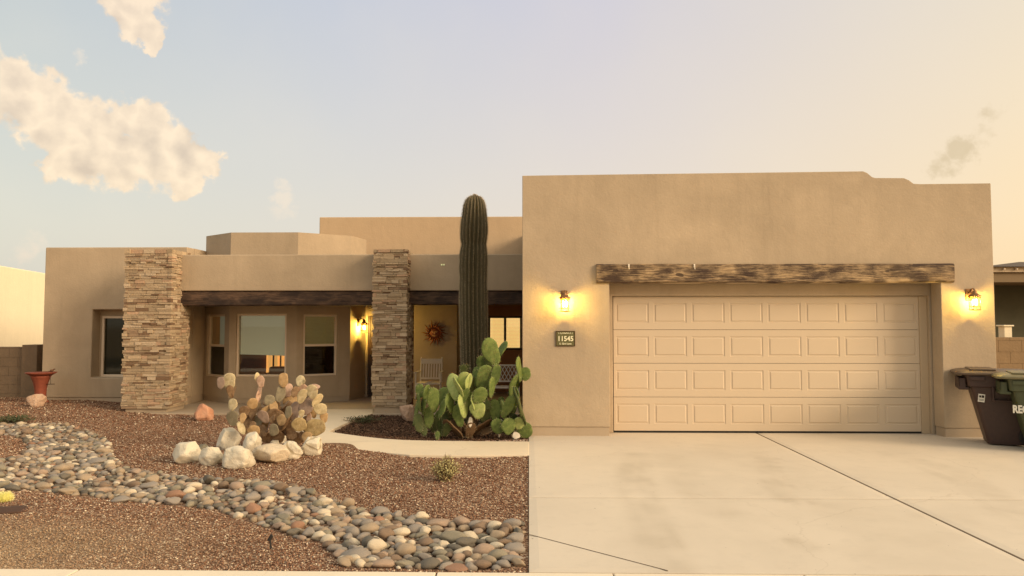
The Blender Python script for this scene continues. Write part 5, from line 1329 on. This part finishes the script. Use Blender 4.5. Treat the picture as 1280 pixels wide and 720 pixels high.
# dark leafy patch at the far end of the creek bed
tuft(14, 529, 1.0, .18, gm2, 'ground_cover_plant', 'low dark plant at the far end of the creek bed', 120, 'plant', stm, .2, .01, True, 9)
# twigs of the tan cactus trunk are pads; soil litter under it
# ================================================================ LIGHT, SKY, CAMERA
SUN_AZ = math.radians(118)      # clockwise from +Y : low on the driveway side, a little behind the camera
SUN_EL = math.radians(20)
w = bpy.data.worlds.new('World'); sc.world = w; w.use_nodes = True; nt = w.node_tree; nt.nodes.clear()
out = nt.nodes.new('ShaderNodeOutputWorld')
sky = nt.nodes.new('ShaderNodeTexSky'); sky.sky_type = 'NISHITA'; sky.sun_disc = False; sky.sun_elevation = SUN_EL; sky.sun_rotation = SUN_AZ
sky.air_density = 1.4; sky.dust_density = 4; sky.ozone_density = 1
bg1 = nt.nodes.new('ShaderNodeBackground'); bg1.inputs['Strength'].default_value = .05
nt.links.new(mix(nt, sky.outputs[0], (1.0, .76, .52), 1.0, 'MULTIPLY'), bg1.inputs['Color'])
tc = nt.nodes.new('ShaderNodeTexCoord'); sepv = nt.nodes.new('ShaderNodeSeparateXYZ'); nt.links.new(tc.outputs['Generated'], sepv.inputs[0])
az = math_(nt, 'ARCTAN2', sepv.outputs[0], sepv.outputs[1]); azn = math_(nt, 'MULTIPLY_ADD', az, 1 / (2 * PI), .5)
el = math_(nt, 'ARCSINE', sepv.outputs[2]); eln = math_(nt, 'DIVIDE', el, math.radians(24), clamp=True)
def s2l(r, g, b): return tuple(((c / 255) / 12.92 if c / 255 <= .04045 else ((c / 255 + .055) / 1.055) ** 2.4) for c in (r, g, b))
A = lambda deg: .5 + deg / 360
def scl(c, k): return tuple(x * k for x in c)
low = ramp(nt, azn, [(0, scl(s2l(235, 215, 180), 1.0)), (A(-100), s2l(190, 190, 175)), (A(-36), s2l(211, 210, 200)), (A(-14), s2l(220, 212, 198)), (A(12), s2l(236, 218, 196)), (A(35), s2l(255, 222, 172)), (A(75), scl(s2l(255, 208, 140), 1.3)), (A(128), scl(s2l(255, 200, 130), 1.5)), (A(160), scl(s2l(250, 210, 160), 1.4)), (1, scl(s2l(235, 215, 180), 1.0))])
high = ramp(nt, azn, [(0, s2l(205, 205, 205)), (A(-100), s2l(150, 170, 190)), (A(-36), s2l(184, 193, 200)), (A(-14), s2l(194, 198, 212)), (A(5), s2l(207, 203, 214)), (A(35), s2l(230, 218, 200)), (A(75), s2l(240, 222, 190)), (A(128), scl(s2l(250, 225, 180), 1.3)), (1, s2l(205, 205, 205))])
skyc = mix(nt, low, high, eln)
skyc = mix(nt, skyc, (1.05, .94, .76), math_(nt, 'DIVIDE', math_(nt, 'SUBTRACT', el, math.radians(26)), math.radians(30), clamp=True))
# clouds in the direction domain : azimuth / elevation in degrees
comb = nt.nodes.new('ShaderNodeCombineXYZ'); nt.links.new(math_(nt, 'MULTIPLY', az, 180 / PI), comb.inputs[0]); nt.links.new(math_(nt, 'MULTIPLY', el, 180 / PI), comb.inputs[1])
def aze(px, py):
    d = ray(px, py); return math.degrees(math.atan2(d.x, d.y)), math.degrees(math.asin(d.z))
nz1 = nt.nodes.new('ShaderNodeTexNoise'); nz1.inputs['Scale'].default_value = .55; nz1.inputs['Detail'].default_value = 6; nz1.inputs['Roughness'].default_value = .62; nt.links.new(comb.outputs[0], nz1.inputs['Vector'])
wv = nt.nodes.new('ShaderNodeVectorMath'); wv.operation = 'MULTIPLY_ADD'; wv.inputs[1].default_value = (3.2, 3.2, 0); nt.links.new(nz1.outputs['Color'], wv.inputs[0])
sub_ = nt.nodes.new('ShaderNodeVectorMath'); sub_.operation = 'SUBTRACT'; sub_.inputs[1].default_value = (1.6, 1.6, 0); nt.links.new(comb.outputs[0], sub_.inputs[0]); nt.links.new(sub_.outputs[0], wv.inputs[2])
cv = wv.outputs[0]
nb_ = nt.nodes.new('ShaderNodeTexNoise'); nb_.inputs['Scale'].default_value = .34; nb_.inputs['Detail'].default_value = 2.5; nb_.inputs['Roughness'].default_value = .5; nt.links.new(comb.outputs[0], nb_.inputs['Vector'])
bil = math_(nt, 'ABSOLUTE', math_(nt, 'MULTIPLY_ADD', nb_.outputs['Fac'], 4.0, -2.0))
def lobes(lst, vec):
    acc = None
    for (px, py, r, *k) in lst:
        a, e = aze(px, py); rr = r / F * 180 / PI * math.cos(math.radians(abs(a))) ** .8
        d = nt.nodes.new('ShaderNodeVectorMath'); d.operation = 'DISTANCE'; d.inputs[1].default_value = (a, e, 0); nt.links.new(vec, d.inputs[0])
        s_ = nt.nodes.new('ShaderNodeMapRange'); s_.interpolation_type = 'SMOOTHSTEP'; s_.inputs['From Min'].default_value = 0; s_.inputs['From Max'].default_value = rr * 1.7; s_.inputs['To Min'].default_value = 1 * (k[0] if k else 1); s_.inputs['To Max'].default_value = 0
        nt.links.new(d.outputs['Value'], s_.inputs['Value'])
        acc = s_.outputs[0] if acc is None else math_(nt, 'MAXIMUM', acc, s_.outputs[0])
    return acc
BIG = [(-40, 110, 60), (12, 115, 38), (45, 135, 42), (85, 160, 44), (100, 190, 40), (125, 170, 38), (150, 200, 34), (178, 158, 32), (195, 190, 42), (225, 200, 38), (250, 200, 24), (232, 228, 22), (70, 205, 22), (165, 2, 34), (180, 30, 24), (192, 58, 12)]
dA = lobes(BIG, cv)
n2 = nt.nodes.new('ShaderNodeTexNoise'); n2.inputs['Scale'].default_value = .75; n2.inputs['Detail'].default_value = 5; n2.inputs['Roughness'].default_value = .52; nt.links.new(comb.outputs[0], n2.inputs['Vector'])
den = math_(nt, 'MULTIPLY_ADD', math_(nt, 'SUBTRACT', n2.outputs['Fac'], .5), .5, dA)
den = math_(nt, 'MULTIPLY_ADD', math_(nt, 'SUBTRACT', .42, bil), .30, den)
mask = nt.nodes.new('ShaderNodeMapRange'); mask.interpolation_type = 'SMOOTHSTEP'; mask.inputs['From Min'].default_value = .28; mask.inputs['From Max'].default_value = .56; nt.links.new(den, mask.inputs['Value'])
# light: compare the billow noise with the same noise a little nearer the light
offv = nt.nodes.new('ShaderNodeVectorMath'); offv.operation = 'ADD'; offv.inputs[1].default_value = (.55, .35, 0); nt.links.new(comb.outputs[0], offv.inputs[0])
n3 = nt.nodes.new('ShaderNodeTexNoise'); n3.inputs['Scale'].default_value = .5; n3.inputs['Detail'].default_value = 4; n3.inputs['Roughness'].default_value = .55; nt.links.new(comb.outputs[0], n3.inputs['Vector'])
n4 = nt.nodes.new('ShaderNodeTexNoise'); n4.inputs['Scale'].default_value = .5; n4.inputs['Detail'].default_value = 4; n4.inputs['Roughness'].default_value = .55; nt.links.new(offv.outputs[0], n4.inputs['Vector'])
lit = math_(nt, 'MULTIPLY_ADD', math_(nt, 'SUBTRACT', n3.outputs['Fac'], n4.outputs['Fac']), 1.3, .60)
lit = math_(nt, 'MULTIPLY_ADD', math_(nt, 'SUBTRACT', .35, bil), .8, lit, True)
ccol = mix(nt, s2l(206, 184, 166), s2l(254, 228, 198), lit)
ccol = mix(nt, ccol, skyc, math_(nt, 'MULTIPLY', math_(nt, 'SUBTRACT', 1, mask.outputs[0]), .5))
sky2 = mix(nt, skyc, ccol, math_(nt, 'MULTIPLY', mask.outputs[0], .93))
SM = [(355, 243, 16, .75), (350, 262, 20, .55), (96, 76, 10, .6), (30, 316, 22, .6), (60, 300, 20, .4), (1205, 185, 20, .85), (1185, 205, 18, .7), (1240, 140, 18, .6), (1235, 170, 16, .5), (1170, 212, 16, .6)]
dS = lobes(SM, cv); den2 = math_(nt, 'MULTIPLY_ADD', math_(nt, 'SUBTRACT', n2.outputs['Fac'], .5), 1.1, dS)
m2 = nt.nodes.new('ShaderNodeMapRange'); m2.interpolation_type = 'SMOOTHSTEP'; m2.inputs['From Min'].default_value = .25; m2.inputs['From Max'].default_value = .8; nt.links.new(den2, m2.inputs['Value'])
rt_ = math_(nt, 'GREATER_THAN', az, 0.0)
scol_ = mix(nt, s2l(232, 217, 202), s2l(206, 184, 150), rt_)
sky2 = mix(nt, sky2, scol_, math_(nt, 'MULTIPLY', m2.outputs[0], .75))
# soft thin high veil so the open sky is not a clean gradient
n5 = nt.nodes.new('ShaderNodeTexNoise'); n5.inputs['Scale'].default_value = .12; n5.inputs['Detail'].default_value = 6; nt.links.new(comb.outputs[0], n5.inputs['Vector'])
sky2 = mix(nt, sky2, scl(s2l(240, 226, 205), 1), math_(nt, 'MULTIPLY', math_(nt, 'MULTIPLY_ADD', n5.outputs['Fac'], 2, -.9, True), .18))
# below horizon: warm ground tone
bl_ = math_(nt, 'LESS_THAN', sepv.outputs[2], -.02); sky2 = mix(nt, sky2, (.25, .19, .12), bl_)
bg2 = nt.nodes.new('ShaderNodeBackground'); bg2.inputs['Strength'].default_value = .90; nt.links.new(sky2, bg2.inputs['Color'])
ad = nt.nodes.new('ShaderNodeAddShader'); nt.links.new(bg1.outputs[0], ad.inputs[0]); nt.links.new(bg2.outputs[0], ad.inputs[1]); nt.links.new(ad.outputs[0], out.inputs[0])
sun = bpy.data.lights.new('sun', 'SUN'); sun.energy = 2.7; sun.angle = math.radians(20); sun.color = (1, .80, .56)
so_ = bpy.data.objects.new('sun', sun); COL.objects.link(so_)
sd = Vector((math.sin(SUN_AZ) * math.cos(SUN_EL), math.cos(SUN_AZ) * math.cos(SUN_EL), math.sin(SUN_EL)))
so_.rotation_euler = sd.to_track_quat('Z', 'Y').to_euler(); so_.location = (8, -6, 8)
cam = bpy.data.cameras.new('camera'); co = bpy.data.objects.new('camera', cam); COL.objects.link(co); sc.camera = co
cam.sensor_width = 36; cam.lens = F / 1280 * 36; cam.clip_start = .05; cam.clip_end = 2000
co.matrix_world = Matrix(((RT.x, UP.x, -FW.x, 0), (RT.y, UP.y, -FW.y, 0), (RT.z, UP.z, -FW.z, CAMZ), (0, 0, 0, 1)))
vs_ = sc.view_settings; vs_.view_transform = 'Standard'; vs_.look = 'None'; vs_.gamma = 1; vs_.use_curve_mapping = False; vs_.exposure = 0.06
sc.cycles.max_bounces = 8; sc.cycles.transparent_max_bounces = 16; sc.cycles.sample_clamp_indirect = 6; sc.cycles.caustics_reflective = False; sc.cycles.caustics_refractive = False
sc.cycles.use_denoising = True
